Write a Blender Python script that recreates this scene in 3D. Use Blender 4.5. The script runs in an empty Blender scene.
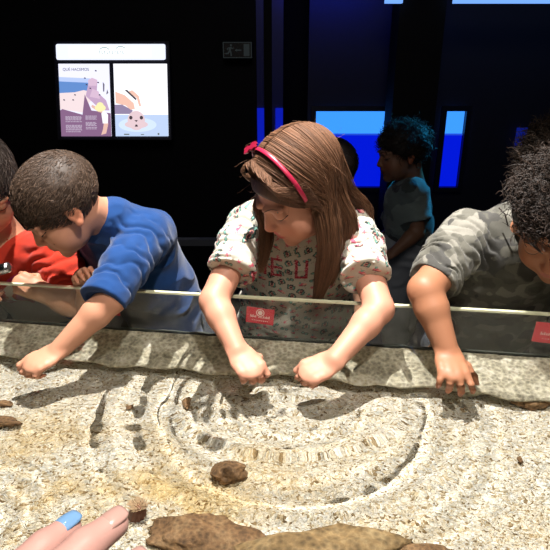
import bpy, math, random, os
import numpy as np

# ------------------------------------------------------------------ camera, world, lights, exposure
SC = bpy.context.scene
COL = SC.collection
FPX = 560.0
PITCH = math.radians(22)
CAMZ = 1.35
cam = bpy.data.cameras.new('camera')
cam.sensor_fit = 'HORIZONTAL'
cam.angle = 2*math.atan(275/FPX)
cam.clip_start = 0.02
camo = bpy.data.objects.new('camera', cam)
COL.objects.link(camo)
camo.location = (0, 0, CAMZ)
camo.rotation_euler = (math.pi/2-PITCH, 0, 0)
SC.camera = camo
SC.view_settings.view_transform = 'Standard'
SC.view_settings.look = 'None'
SC.view_settings.gamma = 1
SC.view_settings.exposure = 0.28
SC.cycles.max_bounces = 10
SC.cycles.transmission_bounces = 8
SC.cycles.transparent_max_bounces = 12
SC.cycles.sample_clamp_indirect = 4
world = bpy.data.worlds.new('world')
SC.world = world
world.use_nodes = True
world.node_tree.nodes['Background'].inputs[0].default_value = (.05, .06, .16, 1)
world.node_tree.nodes['Background'].inputs[1].default_value = .02

def spot(name, loc, target, energy, color, angle=60, size=.018, caustic=True, blend=.4):
    l = bpy.data.lights.new(name, 'SPOT')
    l.energy = energy; l.color = color; l.spot_size = math.radians(angle)
    l.spot_blend = blend; l.shadow_soft_size = size
    l.cycles.is_caustics_light = caustic
    o = bpy.data.objects.new(name, l); COL.objects.link(o)
    o.location = loc
    d = np.array(target, float)-np.array(loc, float)
    o.rotation_euler = track(d)
    return o
def A_(*v): return np.array(v, float)
def track(d):
    import mathutils
    return mathutils.Vector(d.tolist()).to_track_quat('-Z', 'Y').to_euler()
spot('ceiling_spotlight', (-.12, 1.02, 2.9), (0, .95, .7), 500, (1, .96, .91), 47)
spot('ceiling_spotlight', (.35, .10, 2.7), (-.05, .70, .8), 115, (1, .94, .86), 52)
spot('blue_spotlight', (1.3, 2.7, 1.9), (.52, 2.25, .95), 110, (.02, .5, 1), 26, caustic=False)

_l = bpy.data.lights.new('added_fill_light', 'AREA'); _l.energy = 7; _l.size = .8; _l.color = (1, .93, .85)  # added soft fill that lightens faces and shirts, not a fixture of the room
_o = bpy.data.objects.new('added_fill_light', _l); COL.objects.link(_o); _o.location = (0, -.35, 2.5); _o.rotation_euler = track(A_(0, 1.2, .8)-A_(0, -.35, 2.5))

# ------------------------------------------------------------------ helpers
def P(px, py, Y):
    """the world point at distance Y that stands at a place of the 550 x 550 photograph"""
    x = (px-275)/FPX; v = (275-py)/FPX
    d = np.array([x, math.cos(PITCH)+v*math.sin(PITCH), -math.sin(PITCH)+v*math.cos(PITCH)])
    t = Y/d[1]
    return np.array([d[0]*t, Y, CAMZ+d[2]*t])
def PZ(px, py, Z):
    x = (px-275)/FPX; v = (275-py)/FPX
    d = np.array([x, math.cos(PITCH)+v*math.sin(PITCH), -math.sin(PITCH)+v*math.cos(PITCH)])
    t = (Z-CAMZ)/d[2]
    return np.array([d[0]*t, d[1]*t, Z])
def A(*v): return np.array(v, float)
def nrm(v): return np.asarray(v, float)/np.linalg.norm(v)
def frame(F, U):
    F = nrm(F); R = nrm(np.cross(F, U)); U = np.cross(R, F)
    return np.stack([R, F, U], 1)
def glass_y(x): return 1.182-.1356*(x+.63)

def tag(o, label, cat, group=None, kind=None):
    if label: o['label'] = label
    if cat: o['category'] = cat
    if group: o['group'] = group
    if kind: o['kind'] = kind
    return o
def empty(name, loc=(0, 0, 0)):
    o = bpy.data.objects.new(name, None); COL.objects.link(o); o.location = tuple(float(c) for c in loc)
    o.empty_display_size = .05
    return o
def link_mesh(name, V, F, mat, parent=None, smooth=True, col=None, caustic=False):
    V = np.asarray(V, np.float32).reshape(-1, 3)
    me = bpy.data.meshes.new(name)
    if isinstance(F, np.ndarray) and len(F):
        k = F.shape[1]
        me.vertices.add(len(V)); me.vertices.foreach_set('co', V.ravel())
        me.loops.add(F.size); me.loops.foreach_set('vertex_index', F.astype(np.int32).ravel())
        me.polygons.add(len(F)); me.polygons.foreach_set('loop_start', np.arange(0, F.size, k, dtype=np.int32))
        me.update(calc_edges=True); me.validate()
    else:
        me.from_pydata(V.tolist(), [], [list(map(int, f)) for f in F])
    me.polygons.foreach_set('use_smooth', [smooth]*len(me.polygons))
    if col is not None:
        at = me.color_attributes.new('Col', 'FLOAT_COLOR', 'POINT')
        c = np.ones((len(V), 4), np.float32); c[:, :3] = col
        at.data.foreach_set('color', c.ravel())
    me.materials.append(mat)
    o = bpy.data.objects.new(name, me); COL.objects.link(o)
    if parent is not None:
        o.parent = parent
        o.location = tuple(-c for c in world_loc(parent))
    if caustic: o.cycles.is_caustics_receiver = True
    return o
def world_loc(o):
    l = A(*o.location)
    while o.parent is not None:
        o = o.parent; l = l+A(*o.location)
    return l

# ---- small mesh collector
class MB:
    def __init__(s): s.V = []; s.F = []; s.n = 0
    def add(s, V, F):
        V = np.asarray(V, float).reshape(-1, 3)
        s.V.append(V); s.F += [[i+s.n for i in f] for f in F]; s.n += len(V); return s
    def box(s, lo, hi, bev=0):
        lo = A(*lo); hi = A(*hi)
        V = [[(lo, hi)[i][0], (lo, hi)[j][1], (lo, hi)[k][2]] for i in (0, 1) for j in (0, 1) for k in (0, 1)]
        return s.add(V, [[0, 1, 3, 2], [4, 6, 7, 5], [0, 4, 5, 1], [2, 3, 7, 6], [0, 2, 6, 4], [1, 5, 7, 3]])
    def prism(s, pts, y0, y1):
        """polygon in x,z given thickness from y0 to y1"""
        n = len(pts)
        V = [[p[0], y0, p[1]] for p in pts]+[[p[0], y1, p[1]] for p in pts]
        F = [list(range(n)), list(range(2*n-1, n-1, -1))]+[[i, (i+1) % n+0, (i+1) % n+n, i+n][::-1] for i in range(n)]
        return s.add(V, F)
    def disc(s, c, rx, rz, y0, y1, n=20, a0=0, a1=2*math.pi):
        pts = [(c[0]+rx*math.cos(a0+(a1-a0)*i/n), c[1]+rz*math.sin(a0+(a1-a0)*i/n)) for i in range(n if a1-a0 > 6.2 else n+1)]
        return s.prism(pts, y0, y1)
    def tube(s, pts, r, n=8):
        pts = np.asarray(pts, float); m = len(pts)
        r = np.ones(m)*r
        T = np.gradient(pts, axis=0); T /= np.linalg.norm(T, axis=1)[:, None]+1e-9
        up = A(0, 0, 1) if abs(T[0][2]) < .9 else A(1, 0, 0)
        V = []
        for i in range(m):
            s1 = nrm(np.cross(T[i], up)); s2 = np.cross(s1, T[i]); 
            for k in range(n):
                a = 2*math.pi*k/n; V.append(pts[i]+r[i]*(math.cos(a)*s1+math.sin(a)*s2))
        F = [[i*n+k, i*n+(k+1) % n, (i+1)*n+(k+1) % n, (i+1)*n+k][::-1] for i in range(m-1) for k in range(n)]
        F += [list(range(n)), list(range(m*n-1, (m-1)*n-1, -1))]
        return s.add(V, F)
    def build(s, name, mat, parent=None, smooth=False, caustic=False, off=None):
        V = np.concatenate(s.V)
        return link_mesh(name, V, s.F, mat, parent, smooth, caustic=caustic)

# ---- noise
def hash3(i, j, k, seed=0):
    n = (i.astype(np.int64)*374761393+j.astype(np.int64)*668265263+k.astype(np.int64)*2147483647+seed*1274126177) & 0xffffffff
    n = ((n ^ (n >> 13))*1274126177) & 0xffffffff
    n = ((n ^ (n >> 16))*2246822519) & 0xffffffff
    return ((n ^ (n >> 15)) & 0xffffff)/float(0xffffff)
def vnoise(p, seed=0):
    f = np.floor(p).astype(np.int64); t = p-f; t = t*t*(3-2*t)
    i, j, k = f[:, 0], f[:, 1], f[:, 2]
    r = 0
    for a in (0, 1):
        for b in (0, 1):
            for c in (0, 1):
                w = (t[:, 0] if a else 1-t[:, 0])*(t[:, 1] if b else 1-t[:, 1])*(t[:, 2] if c else 1-t[:, 2])
                r = r+w*hash3(i+a, j+b, k+c, seed)
    return r*2-1
def fbm(p, o=3, seed=0):
    r = 0; a = 1; 
    for q in range(o):
        r = r+a*vnoise(p*2**q, seed+q); a *= .5
    return r

# ------------------------------------------------------------------ signed distance modelling
def smin(a, b, k):
    if k <= 0: return np.minimum(a, b)
    h = np.clip(.5+.5*(b-a)/k, 0, 1)
    return b*(1-h)+a*h-k*h*(1-h)
def d_cap(p, a, b, ra, rb):
    ba = b-a; L = ba@ba+1e-12
    h = np.clip(((p-a)@ba)/L, 0, 1)
    return np.linalg.norm(p-a-h[:, None]*ba, axis=1)-(ra+(rb-ra)*h)
def d_ell(p, c, r, M=None):
    q = p-c
    if M is not None: q = q@M
    k0 = np.linalg.norm(q/r, axis=1); k1 = np.linalg.norm(q/(r*r), axis=1)+1e-9
    return k0*(k0-1)/k1
class Ent:
    def __init__(s, fn, c, R, k=.01, op='u'): s.fn = fn; s.c = np.asarray(c, float); s.R = R; s.k = k; s.op = op
def cap(a, b, ra, rb, k=.012, op='u'):
    a = np.asarray(a, float); b = np.asarray(b, float)
    return Ent(lambda p: d_cap(p, a, b, ra, rb), (a+b)/2, np.linalg.norm(a-b)/2+max(ra, rb), k, op)
def chain(pts, rs, k=.012):
    return [cap(pts[i], pts[i+1], rs[i], rs[i+1], k) for i in range(len(pts)-1)]
def ell(c, r, M=None, k=.012, op='u'):
    c = np.asarray(c, float); r = np.asarray(r, float)
    return Ent(lambda p: d_ell(p, c, r, M), c, r.max(), k, op)
def slab(a, b, ra, rb, M, sy, k=.02):
    """tapered capsule squeezed by sy along the depth axis (column 1) of M"""
    a = np.asarray(a, float); b = np.asarray(b, float); s = A(1, sy, 1)
    def fn(p):
        q = ((p-a)@M)/s; return d_cap(q, A(0, 0, 0), ((b-a)@M)/s, ra, rb)*(sy+.15)
    return Ent(fn, (a+b)/2, np.linalg.norm(a-b)/2+max(ra, rb)*1.1, k)
def evals(ents, p):
    d = np.full(len(p), 1.0)
    for e in ents:
        m = np.linalg.norm(p-e.c, axis=1) < e.R+e.k+.03
        if not m.any(): continue
        q = p[m]; de = e.fn(q)
        if e.op == 'u': d[m] = smin(d[m], de, e.k)
        elif e.op == 's': d[m] = -smin(-d[m], de, e.k)
        else: d[m] = -smin(-d[m], -de, e.k)
    return d
HSC = float(os.environ.get('HSC', '1'))
def surface(ents, h, disp=None, clip=None, amp=.006):
    """one continuous surface of the blended shapes (surface nets on a sparse grid)"""
    h = h*HSC; B = 8; bs = B*h
    un = [e for e in ents if e.op == 'u']
    lo = np.min([e.c-e.R for e in un], 0)-.02; hi = np.max([e.c+e.R for e in un], 0)+.02
    nb = np.ceil((hi-lo)/bs).astype(int)
    g = np.stack(np.meshgrid(*[np.arange(n) for n in nb], indexing='ij'), -1).reshape(-1, 3)
    cen = lo+(g+.5)*bs
    def ev(p, mask_ents):
        d = np.full(len(p), 1.0)
        for e, m in mask_ents:
            pass
        return d
    half = bs*.87
    # coarse pass
    D = np.full(len(cen), 1.0)
    for e in ents:
        m = np.linalg.norm(cen-e.c, axis=1) < e.R+e.k+half*2.5
        if not m.any(): continue
        de = e.fn(cen[m])
        if e.op == 'u': D[m] = smin(D[m], de, e.k)
        elif e.op == 's': D[m] = -smin(-D[m], de-.0, e.k)
    act = np.abs(D) < half*1.9+amp
    g = g[act]; cen = cen[act]
    loc = np.stack(np.meshgrid(*[np.arange(B+1)]*3, indexing='ij'), -1).reshape(-1, 3)
    n3 = len(loc)
    cells_id = []; cells_v = []; quads = []
    N = nb*B+2
    CH = 400
    for s0 in range(0, len(g), CH):
        gb = g[s0:s0+CH]; cb = cen[s0:s0+CH]; nbk = len(gb)
        pts = (lo+(gb[:, None, :]*B+loc[None])*h)
        d = np.full((nbk, n3), 1.0)
        for e in ents:
            m = np.linalg.norm(cb-e.c, axis=1) < e.R+e.k+half
            if not m.any(): continue
            de = e.fn(pts[m].reshape(-1, 3)).reshape(-1, n3)
            if e.op == 'u': d[m] = smin(d[m], de, e.k)
            elif e.op == 's': d[m] = -smin(-d[m], de, e.k)
        if disp is not None:
            f = np.abs(d) < amp+2.5*h
            d[f] += disp(pts[f])
        if clip is not None:
            d = np.maximum(d, clip(pts.reshape(-1, 3)).reshape(d.shape))
        d = d.reshape(nbk, B+1, B+1, B+1)
        ins = d < 0
        if not ins.any(): continue
        acc = np.zeros((nbk, B, B, B, 3)); cnt = np.zeros((nbk, B, B, B))
        sl = [slice(0, B), slice(1, B+1)]
        gidx = gb[:, None, None, None, :]*B+np.stack(np.meshgrid(*[np.arange(B)]*3, indexing='ij'), -1)[None]
        for ax in range(3):
            o = [q for q in range(3) if q != ax]
            for b in (0, 1):
                for c in (0, 1):
                    i0 = [None]*3; i1 = [None]*3; off = np.zeros(3)
                    i0[ax] = sl[0]; i1[ax] = sl[1]
                    i0[o[0]] = i1[o[0]] = sl[b]; i0[o[1]] = i1[o[1]] = sl[c]
                    off[o[0]] = b; off[o[1]] = c
                    d0 = d[(slice(None),)+tuple(i0)]; d1 = d[(slice(None),)+tuple(i1)]
                    cr = (d0 < 0) != (d1 < 0)
                    t = np.where(cr, d0/np.where(cr, d0-d1, 1), 0)
                    w = cr.astype(float)
                    cnt += w
                    for q in range(3):
                        acc[..., q] += w*(t if q == ax else off[q])
        m = cnt > 0
        ids = (gidx[..., 0]*N[1]+gidx[..., 1])*N[2]+gidx[..., 2]
        pos = lo+(gidx[m]+acc[m]/cnt[m][:, None])*h
        cells_id.append(ids[m]); cells_v.append(pos)
        for ax in range(3):
            o = [q for q in range(3) if q != ax]
            i1 = [sl[0]]*3; i1[ax] = sl[1]
            d0 = d[:, :B, :B, :B]; d1 = d[(slice(None),)+tuple(i1)]
            cr = (d0 < 0) != (d1 < 0)
            base = gidx[cr]; neg = (d0 < 0)[cr]
            def cid(a, b):
                q = base.copy(); q[:, o[0]] -= a; q[:, o[1]] -= b
                return (q[:, 0]*N[1]+q[:, 1])*N[2]+q[:, 2]
            Q = np.stack([cid(1, 1), cid(0, 1), cid(0, 0), cid(1, 0)], 1)
            flip = neg if ax != 1 else ~neg
            Q[~flip] = Q[~flip][:, ::-1]
            quads.append(Q)
    ids = np.concatenate(cells_id); V = np.concatenate(cells_v); Q = np.concatenate(quads)
    ids, ui = np.unique(ids, return_index=True); V = V[ui]
    ix = np.searchsorted(ids, Q); ix = np.clip(ix, 0, len(ids)-1)
    ok = (ids[ix] == Q).all(1)
    return V, ix[ok]
def smooth_mesh(V, F, it=1, w=.5):
    for _ in range(it):
        acc = np.zeros_like(V); c = np.zeros(len(V))
        for k in range(4):
            a = F[:, k]; b = F[:, (k+1) % 4]
            for q in range(3):
                acc[:, q] += np.bincount(a, V[b, q], len(V))+np.bincount(b, V[a, q], len(V))
            c += np.bincount(a, minlength=len(V))+np.bincount(b, minlength=len(V))
        V = V*(1-w)+w*acc/np.maximum(c, 1)[:, None]
    return V
def grow(name, ents, h, mat, parent, col=None, disp=None, clip=None, amp=.006, caustic=False, it=1):
    V, F = surface(ents, h, disp, clip, amp)
    lab = np.arange(len(V))
    ea = np.concatenate([F[:, 0], F[:, 1], F[:, 2]]); eb = np.concatenate([F[:, 1], F[:, 2], F[:, 3]])
    while True:
        la = lab[ea]; lb = lab[eb]; q = la != lb
        if not q.any(): break
        np.minimum.at(lab, np.maximum(la, lb)[q], np.minimum(la, lb)[q])
        while True:
            l2 = lab[lab]
            if (l2 == lab).all(): break
            lab = l2
    u, cn = np.unique(lab, return_counts=True); keep = lab == u[cn.argmax()]
    if not keep.all():
        ix = np.cumsum(keep)-1; F = ix[F[keep[F[:, 0]]]]; V = V[keep]
    V = smooth_mesh(V, F, it)
    return link_mesh(name, V, F, mat, parent, True, None if col is None else col(V), caustic)

def strands(paths, r0, r1, n=3):
    """paths (N,M,3) -> thin tapering tubes in one mesh"""
    paths = np.asarray(paths, float); N, M, _ = paths.shape
    T = np.gradient(paths, axis=1); T /= np.linalg.norm(T, axis=2, keepdims=True)+1e-9
    ref = np.where(np.abs(T[..., 2:3]) < .8, A(0, 0, 1), A(1, 0, 0))
    s1 = np.cross(T, ref); s1 /= np.linalg.norm(s1, axis=2, keepdims=True)+1e-9
    s2 = np.cross(s1, T)
    rad = (r0+(r1-r0)*np.linspace(0, 1, M)**1.5)[None, :, None]
    rad = rad*np.ones((N, 1, 1))
    V = np.stack([paths+rad*(math.cos(2*math.pi*k/n)*s1+math.sin(2*math.pi*k/n)*s2) for k in range(n)], 2)
    base = (np.arange(N)[:, None, None]*M+np.arange(M-1)[None, :, None])*n
    k = np.arange(n)[None, None, :]; k2 = (k+1) % n
    F = np.stack([base+k, base+n+k, base+n+k2, base+k2], -1).reshape(-1, 4)
    return V.reshape(-1, 3), F

# ------------------------------------------------------------------ materials
def nodes(name):
    m = bpy.data.materials.new(name); m.use_nodes = True
    nt = m.node_tree; return m, nt, nt.nodes['Principled BSDF']
def pmat(name, col, rough=.5, spec=.5, metal=0, emit=None, es=1, attr=False, bump=None, sheen=0, sss=0):
    m, nt, b = nodes(name)
    b.inputs['Base Color'].default_value = (*col, 1); b.inputs['Roughness'].default_value = rough
    b.inputs['Specular IOR Level'].default_value = spec; b.inputs['Metallic'].default_value = metal
    if sheen: b.inputs['Sheen Weight'].default_value = sheen
    if sss:
        b.inputs['Subsurface Weight'].default_value = sss; b.inputs['Subsurface Radius'].default_value = (1, .35, .2)
        b.inputs['Subsurface Scale'].default_value = .006
    if emit:
        b.inputs['Emission Color'].default_value = (*emit, 1); b.inputs['Emission Strength'].default_value = es
    tc = nt.nodes.new('ShaderNodeTexCoord')
    if attr:
        a = nt.nodes.new('ShaderNodeAttribute'); a.attribute_name = 'Col'
        nt.links.new(a.outputs['Color'], b.inputs['Base Color'])
    else:
        n = nt.nodes.new('ShaderNodeTexNoise'); n.inputs['Scale'].default_value = 35
        nt.links.new(tc.outputs['Object'], n.inputs['Vector'])
        mx = nt.nodes.new('ShaderNodeMix'); mx.data_type = 'RGBA'
        mx.inputs[6].default_value = (*[c*.88 for c in col], 1); mx.inputs[7].default_value = (*[min(1, c*1.1) for c in col], 1)
        nt.links.new(n.outputs['Fac'], mx.inputs[0]); nt.links.new(mx.outputs[2], b.inputs['Base Color'])
    if bump:
        n2 = nt.nodes.new('ShaderNodeTexNoise'); n2.inputs['Scale'].default_value = bump[0]; n2.inputs['Detail'].default_value = 6
        nt.links.new(tc.outputs['Object'], n2.inputs['Vector'])
        bp = nt.nodes.new('ShaderNodeBump'); bp.inputs['Strength'].default_value = bump[1]; bp.inputs['Distance'].default_value = bump[2]
        nt.links.new(n2.outputs['Fac'], bp.inputs['Height']); nt.links.new(bp.outputs[0], b.inputs['Normal'])
    return m
def emat(name, col, s=1):
    return pmat(name, (.02, .02, .02), .6, .1, emit=col, es=s)
M_skin = pmat('skin', (.8, .5, .4), .5, .35, attr=True, bump=(900, .15, .0006))
M_cloth = pmat('cloth', (.5, .5, .5), .9, .15, attr=True, bump=(1400, .35, .001), sheen=.15)
M_hair = pmat('hair', (.2, .1, .05), .55, .28, attr=True)
M_black = pmat('black_wall_paint', (.006, .006, .009), .7, .2)
M_floor = pmat('dark_floor', (.012, .012, .018), .45, .4)
M_lash = pmat('dark_lash', (.02, .012, .008), .6)

# ------------------------------------------------------------------ the room
def wall(name, lo, hi, mat=M_black):
    o = MB().box(lo, hi).build(name, mat); o['kind'] = 'structure'; return o
wall('floor', (-3, -1.5, -.05), (3, 4.6, 0), M_floor)
wall('ceiling', (-3, -1.5, 3.2), (3, 4.6, 3.25))
wall('wall_left', (-3.05, -1.5, 0), (-3, 4.6, 3.2))
wall('wall_right', (3, -1.5, 0), (3.05, 4.6, 3.2))
wall('wall_front', (-3, -1.55, 0), (3, -1.5, 3.2))
wall('wall_back', (-3, 4.5, 0), (3, 4.55, 3.2))
YB = 3.3

def PW(px, py, Z, zw=.76, ior=1.22):
    """the point at height Z below the water that shows at a place of the photograph"""
    s = PZ(px, py, zw); d = nrm(s-A(0, 0, CAMZ))
    n = 1/ior; c = -d[2]; c2 = math.sqrt(1-n*n*(1-c*c))
    r = n*d+A(0, 0, n*c-c2)
    t = (Z-zw)/r[2]
    return s+r*t

# ------------------------------------------------------------------ the touch pool
def gravel_mat():
    m, nt, b = nodes('gravel')
    L = nt.links.new; N = nt.nodes.new
    tc = N('ShaderNodeTexCoord')
    nz = N('ShaderNodeTexNoise'); nz.inputs['Scale'].default_value = 60; L(tc.outputs['Object'], nz.inputs['Vector'])
    ad = N('ShaderNodeMix'); ad.data_type = 'RGBA'; ad.blend_type = 'LINEAR_LIGHT'; ad.inputs[0].default_value = .008
    L(tc.outputs['Object'], ad.inputs[6]); L(nz.outputs['Color'], ad.inputs[7])
    mp = N('ShaderNodeMapping'); mp.inputs['Scale'].default_value = (1, 1.25, 1); mp.inputs['Rotation'].default_value = (0, 0, .5)
    L(ad.outputs[2], mp.inputs['Vector'])
    v = N('ShaderNodeTexVoronoi'); v.inputs['Scale'].default_value = 230; L(mp.outputs[0], v.inputs['Vector'])
    v2 = N('ShaderNodeTexVoronoi'); v2.inputs['Scale'].default_value = 330; L(mp.outputs[0], v2.inputs['Vector'])
    sp = N('ShaderNodeSeparateColor'); L(v.outputs['Color'], sp.inputs[0])
    cr = N('ShaderNodeValToRGB'); L(sp.outputs[0], cr.inputs[0])
    e = cr.color_ramp.elements; cr.color_ramp.interpolation = 'LINEAR'
    e[0].position = 0; e[0].color = (.20, .14, .07, 1)
    e[1].position = 1; e[1].color = (.92, .90, .80, 1)
    for p_, c_ in ((.07, (.36, .27, .15)), (.16, (.58, .49, .32)), (.35, (.70, .64, .49)), (.62, (.80, .75, .62)), (.8, (.62, .62, .55)), (.88, (.86, .83, .73))):
        q = e.new(p_); q.color = (*c_, 1)
    # patches of yellow brown algae
    n3 = N('ShaderNodeTexNoise'); n3.inputs['Scale'].default_value = 6; n3.inputs['Detail'].default_value = 4; L(tc.outputs['Object'], n3.inputs['Vector'])
    rr = N('ShaderNodeMapRange'); rr.inputs['From Min'].default_value = .44; rr.inputs['From Max'].default_value = .6; L(n3.outputs['Fac'], rr.inputs['Value'])
    sx = N('ShaderNodeSeparateXYZ'); L(tc.outputs['Object'], sx.inputs[0])
    ly = N('ShaderNodeMapRange'); ly.inputs['From Min'].default_value = 1.0; ly.inputs['From Max'].default_value = .7; L(sx.outputs['Y'], ly.inputs['Value'])
    lx = N('ShaderNodeMapRange'); lx.inputs['From Min'].default_value = .15; lx.inputs['From Max'].default_value = -.3; lx.inputs['To Min'].default_value = .25; L(sx.outputs['X'], lx.inputs['Value'])
    m1 = N('ShaderNodeMath'); m1.operation = 'MULTIPLY'; L(rr.outputs[0], m1.inputs[0]); L(ly.outputs[0], m1.inputs[1])
    m2 = N('ShaderNodeMath'); m2.operation = 'MULTIPLY'; L(m1.outputs[0], m2.inputs[0]); L(lx.outputs[0], m2.inputs[1])
    mx = N('ShaderNodeMix'); mx.data_type = 'RGBA'; mx.blend_type = 'MULTIPLY'; L(m2.outputs[0], mx.inputs[0]); L(cr.outputs[0], mx.inputs[6]); mx.inputs[7].default_value = (.8, .58, .22, 1)
    L(mx.outputs[2], b.inputs['Base Color'])
    b.inputs['Roughness'].default_value = .8; b.inputs['Specular IOR Level'].default_value = .2
    a1 = N('ShaderNodeMath'); a1.operation = 'ADD'; L(v.outputs['Distance'], a1.inputs[0]); L(v2.outputs['Distance'], a1.inputs[1])
    bp = N('ShaderNodeBump'); bp.invert = True; bp.inputs['Strength'].default_value = .9; bp.inputs['Distance'].default_value = .0042
    L(a1.outputs[0], bp.inputs['Height']); L(bp.outputs[0], b.inputs['Normal'])
    return m
def rock_mat(name, c0, c1, c2, sc=14, bump=.006):
    m, nt, b = nodes(name); L = nt.links.new; N = nt.nodes.new
    tc = N('ShaderNodeTexCoord')
    n = N('ShaderNodeTexNoise'); n.inputs['Scale'].default_value = sc; n.inputs['Detail'].default_value = 10; n.inputs['Roughness'].default_value = .78
    L(tc.outputs['Object'], n.inputs['Vector'])
    v = N('ShaderNodeTexVoronoi'); v.inputs['Scale'].default_value = sc*6; L(tc.outputs['Object'], v.inputs['Vector'])
    cr = N('ShaderNodeValToRGB'); e = cr.color_ramp.elements
    e[0].position = .3; e[0].color = (*c0, 1); e[1].position = .72; e[1].color = (*c2, 1); q = e.new(.5); q.color = (*c1, 1)
    L(n.outputs['Fac'], cr.inputs[0])
    mx = N('ShaderNodeMix'); mx.data_type = 'RGBA'; mx.blend_type = 'OVERLAY'; mx.inputs[0].default_value = .5
    L(cr.outputs[0], mx.inputs[6]); L(v.outputs['Distance'], mx.inputs[7])
    L(mx.outputs[2], b.inputs['Base Color']); b.inputs['Roughness'].default_value = .75
    ad = N('ShaderNodeMath'); ad.operation = 'MULTIPLY_ADD'; ad.inputs[1].default_value = .3; L(v.outputs['Distance'], ad.inputs[0]); L(n.outputs['Fac'], ad.inputs[2])
    bp = N('ShaderNodeBump'); bp.inputs['Strength'].default_value = .8; bp.inputs['Distance'].default_value = bump
    L(ad.outputs[0], bp.inputs['Height']); L(bp.outputs[0], b.inputs['Normal'])
    return m
M_gravel = gravel_mat()
M_bank = rock_mat('bank_rock', (.10, .085, .05), (.44, .41, .30), (.80, .76, .63), 19, .012)
M_brown = rock_mat('brown_rock', (.045, .024, .010), (.19, .105, .045), (.36, .24, .12), 22, .006)
M_pool = pmat('dark_pool_wall', (.05, .055, .05), .5)
ZG = .64
def grid(nx, ny): 
    I = np.arange(nx*ny).reshape(ny, nx)
    return np.stack([I[:-1, :-1], I[:-1, 1:], I[1:, 1:], I[1:, :-1]], -1).reshape(-1, 4)
# gravel: a heaped surface of small stones
nx, ny = 620, 300
xs = np.linspace(-1.05, 1.05, nx); tt = np.linspace(0, 1, ny)
X = np.repeat(xs[None], ny, 0); Y = .33+(glass_y(X)-.02-.33)*tt[:, None]
pp = np.stack([X, Y, 0*X], -1).reshape(-1, 3)
Z = ZG+.004*fbm(pp*7, 2, 3)+.0016*fbm(pp*A(170, 210, 1), 2, 9)
V = pp.copy(); V[:, 2] = Z
o = link_mesh('gravel_bed', V, grid(nx, ny), M_gravel, caustic=True)
tag(o, 'cream and tan gravel covering the shallow floor of the touch pool', 'gravel', kind='stuff')

# rock bank between the gravel and the glass
seam_px = [(-160, 358), (0, 365), (70, 370), (130, 375), (210, 383), (300, 387), (400, 396), (480, 404), (550, 412), (700, 430)]
S = np.array([PW(a, b-9, .672) for a, b in seam_px])
nx = 560; ny = 90
xs = np.linspace(-1.05, 1.05, nx); ys = np.interp(xs, S[:, 0], S[:, 1])+.006*np.sin(xs*23)+.004*np.sin(xs*61+1)
prof = [(.040, .626), (.036, .650), (.006, .668), (-.003, .677), (.0, .685), (.008, .689)]
VV = []
for i, (dy, z) in enumerate(prof):
    VV.append(np.stack([xs, ys+dy, np.full(nx, z)], -1))
K = 80
for i in range(1, K+1):
    t = i/K; yy = ys+.008+(glass_y(xs)-.001-ys-.008)*t
    zz = np.full(nx, .689+.056*t**1.1)
    VV.append(np.stack([xs, yy, zz], -1))
VV = np.array(VV).reshape(-1, 3)
q = fbm(VV*A(9, 16, 5), 4, 21)
w = np.clip((VV[:, 2]-.66)/.02, 0, 1)
rel = np.clip((.748-VV[:, 2])/.02, 0, 1)
VV[:, 2] += q*.007*w*rel+.0015*fbm(VV*120, 2, 5)*w
VV[:, 2] = np.minimum(VV[:, 2], .7555)
o = link_mesh('rock_bank', VV, grid(nx, K+6), M_bank, caustic=True)
tag(o, 'mottled grey green rock bank sloping up from the gravel to the glass', 'rock')

# basin and glass
pool = empty('touch_pool', (0, .7, 0)); tag(pool, 'long touch pool with a low clear glass rim facing the children', 'touch pool')
x0, x1 = -1.3, 1.3
def gp(x, off): return (x, glass_y(x)+off)
def quadbox(mb, xa, xb, o0, o1, z0, z1):
    a = [gp(xa, o0), gp(xb, o0), gp(xb, o1), gp(xa, o1)]
    V = [[*p, z0] for p in a]+[[*p, z1] for p in a]
    return mb.add(V, [[0, 3, 2, 1], [4, 5, 6, 7], [0, 1, 5, 4], [1, 2, 6, 5], [2, 3, 7, 6], [3, 0, 4, 7]])
mb = quadbox(MB(), x0, x1, .0105, .03, 0, .742)
mb.box((-1.3, .25, .56), (1.3, 1.0, .62)).box((-1.3, .2, 0), (1.3, .28, .62)).box((-1.3, .3, 0), (-1.1, 1.2, .74)).box((1.1, .3, 0), (1.3, .92, .74))
mb.build('basin', M_pool, pool)
gm = bpy.data.materials.new('clear_glass'); gm.use_nodes = True; nt = gm.node_tree; nt.nodes.clear()
out = nt.nodes.new('ShaderNodeOutputMaterial'); tr = nt.nodes.new('ShaderNodeBsdfTransparent'); gl = nt.nodes.new('ShaderNodeBsdfGlossy'); df = nt.nodes.new('ShaderNodeBsdfDiffuse')
tr.inputs[0].default_value = (.975, .985, .96, 1); gl.inputs['Roughness'].default_value = .02; df.inputs[0].default_value = (.8, .85, .75, 1)
a = nt.nodes.new('ShaderNodeMixShader'); b = nt.nodes.new('ShaderNodeMixShader')
a.inputs[0].default_value = .028; b.inputs[0].default_value = .007
nt.links.new(tr.outputs[0], a.inputs[1]); nt.links.new(gl.outputs[0], a.inputs[2])
nt.links.new(a.outputs[0], b.inputs[1]); nt.links.new(df.outputs[0], b.inputs[2]); nt.links.new(b.outputs[0], out.inputs[0])
quadbox(MB(), x0, x1, 0, .0085, .60, .848).build('glass_pane', gm, pool)
M_edge = pmat('polished_glass_edge', (.55, .55, .38), .3, .5)
quadbox(MB(), x0, x1, -.0002, .0087, .848, .8525).build('glass_edge', M_edge, pool)

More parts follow.
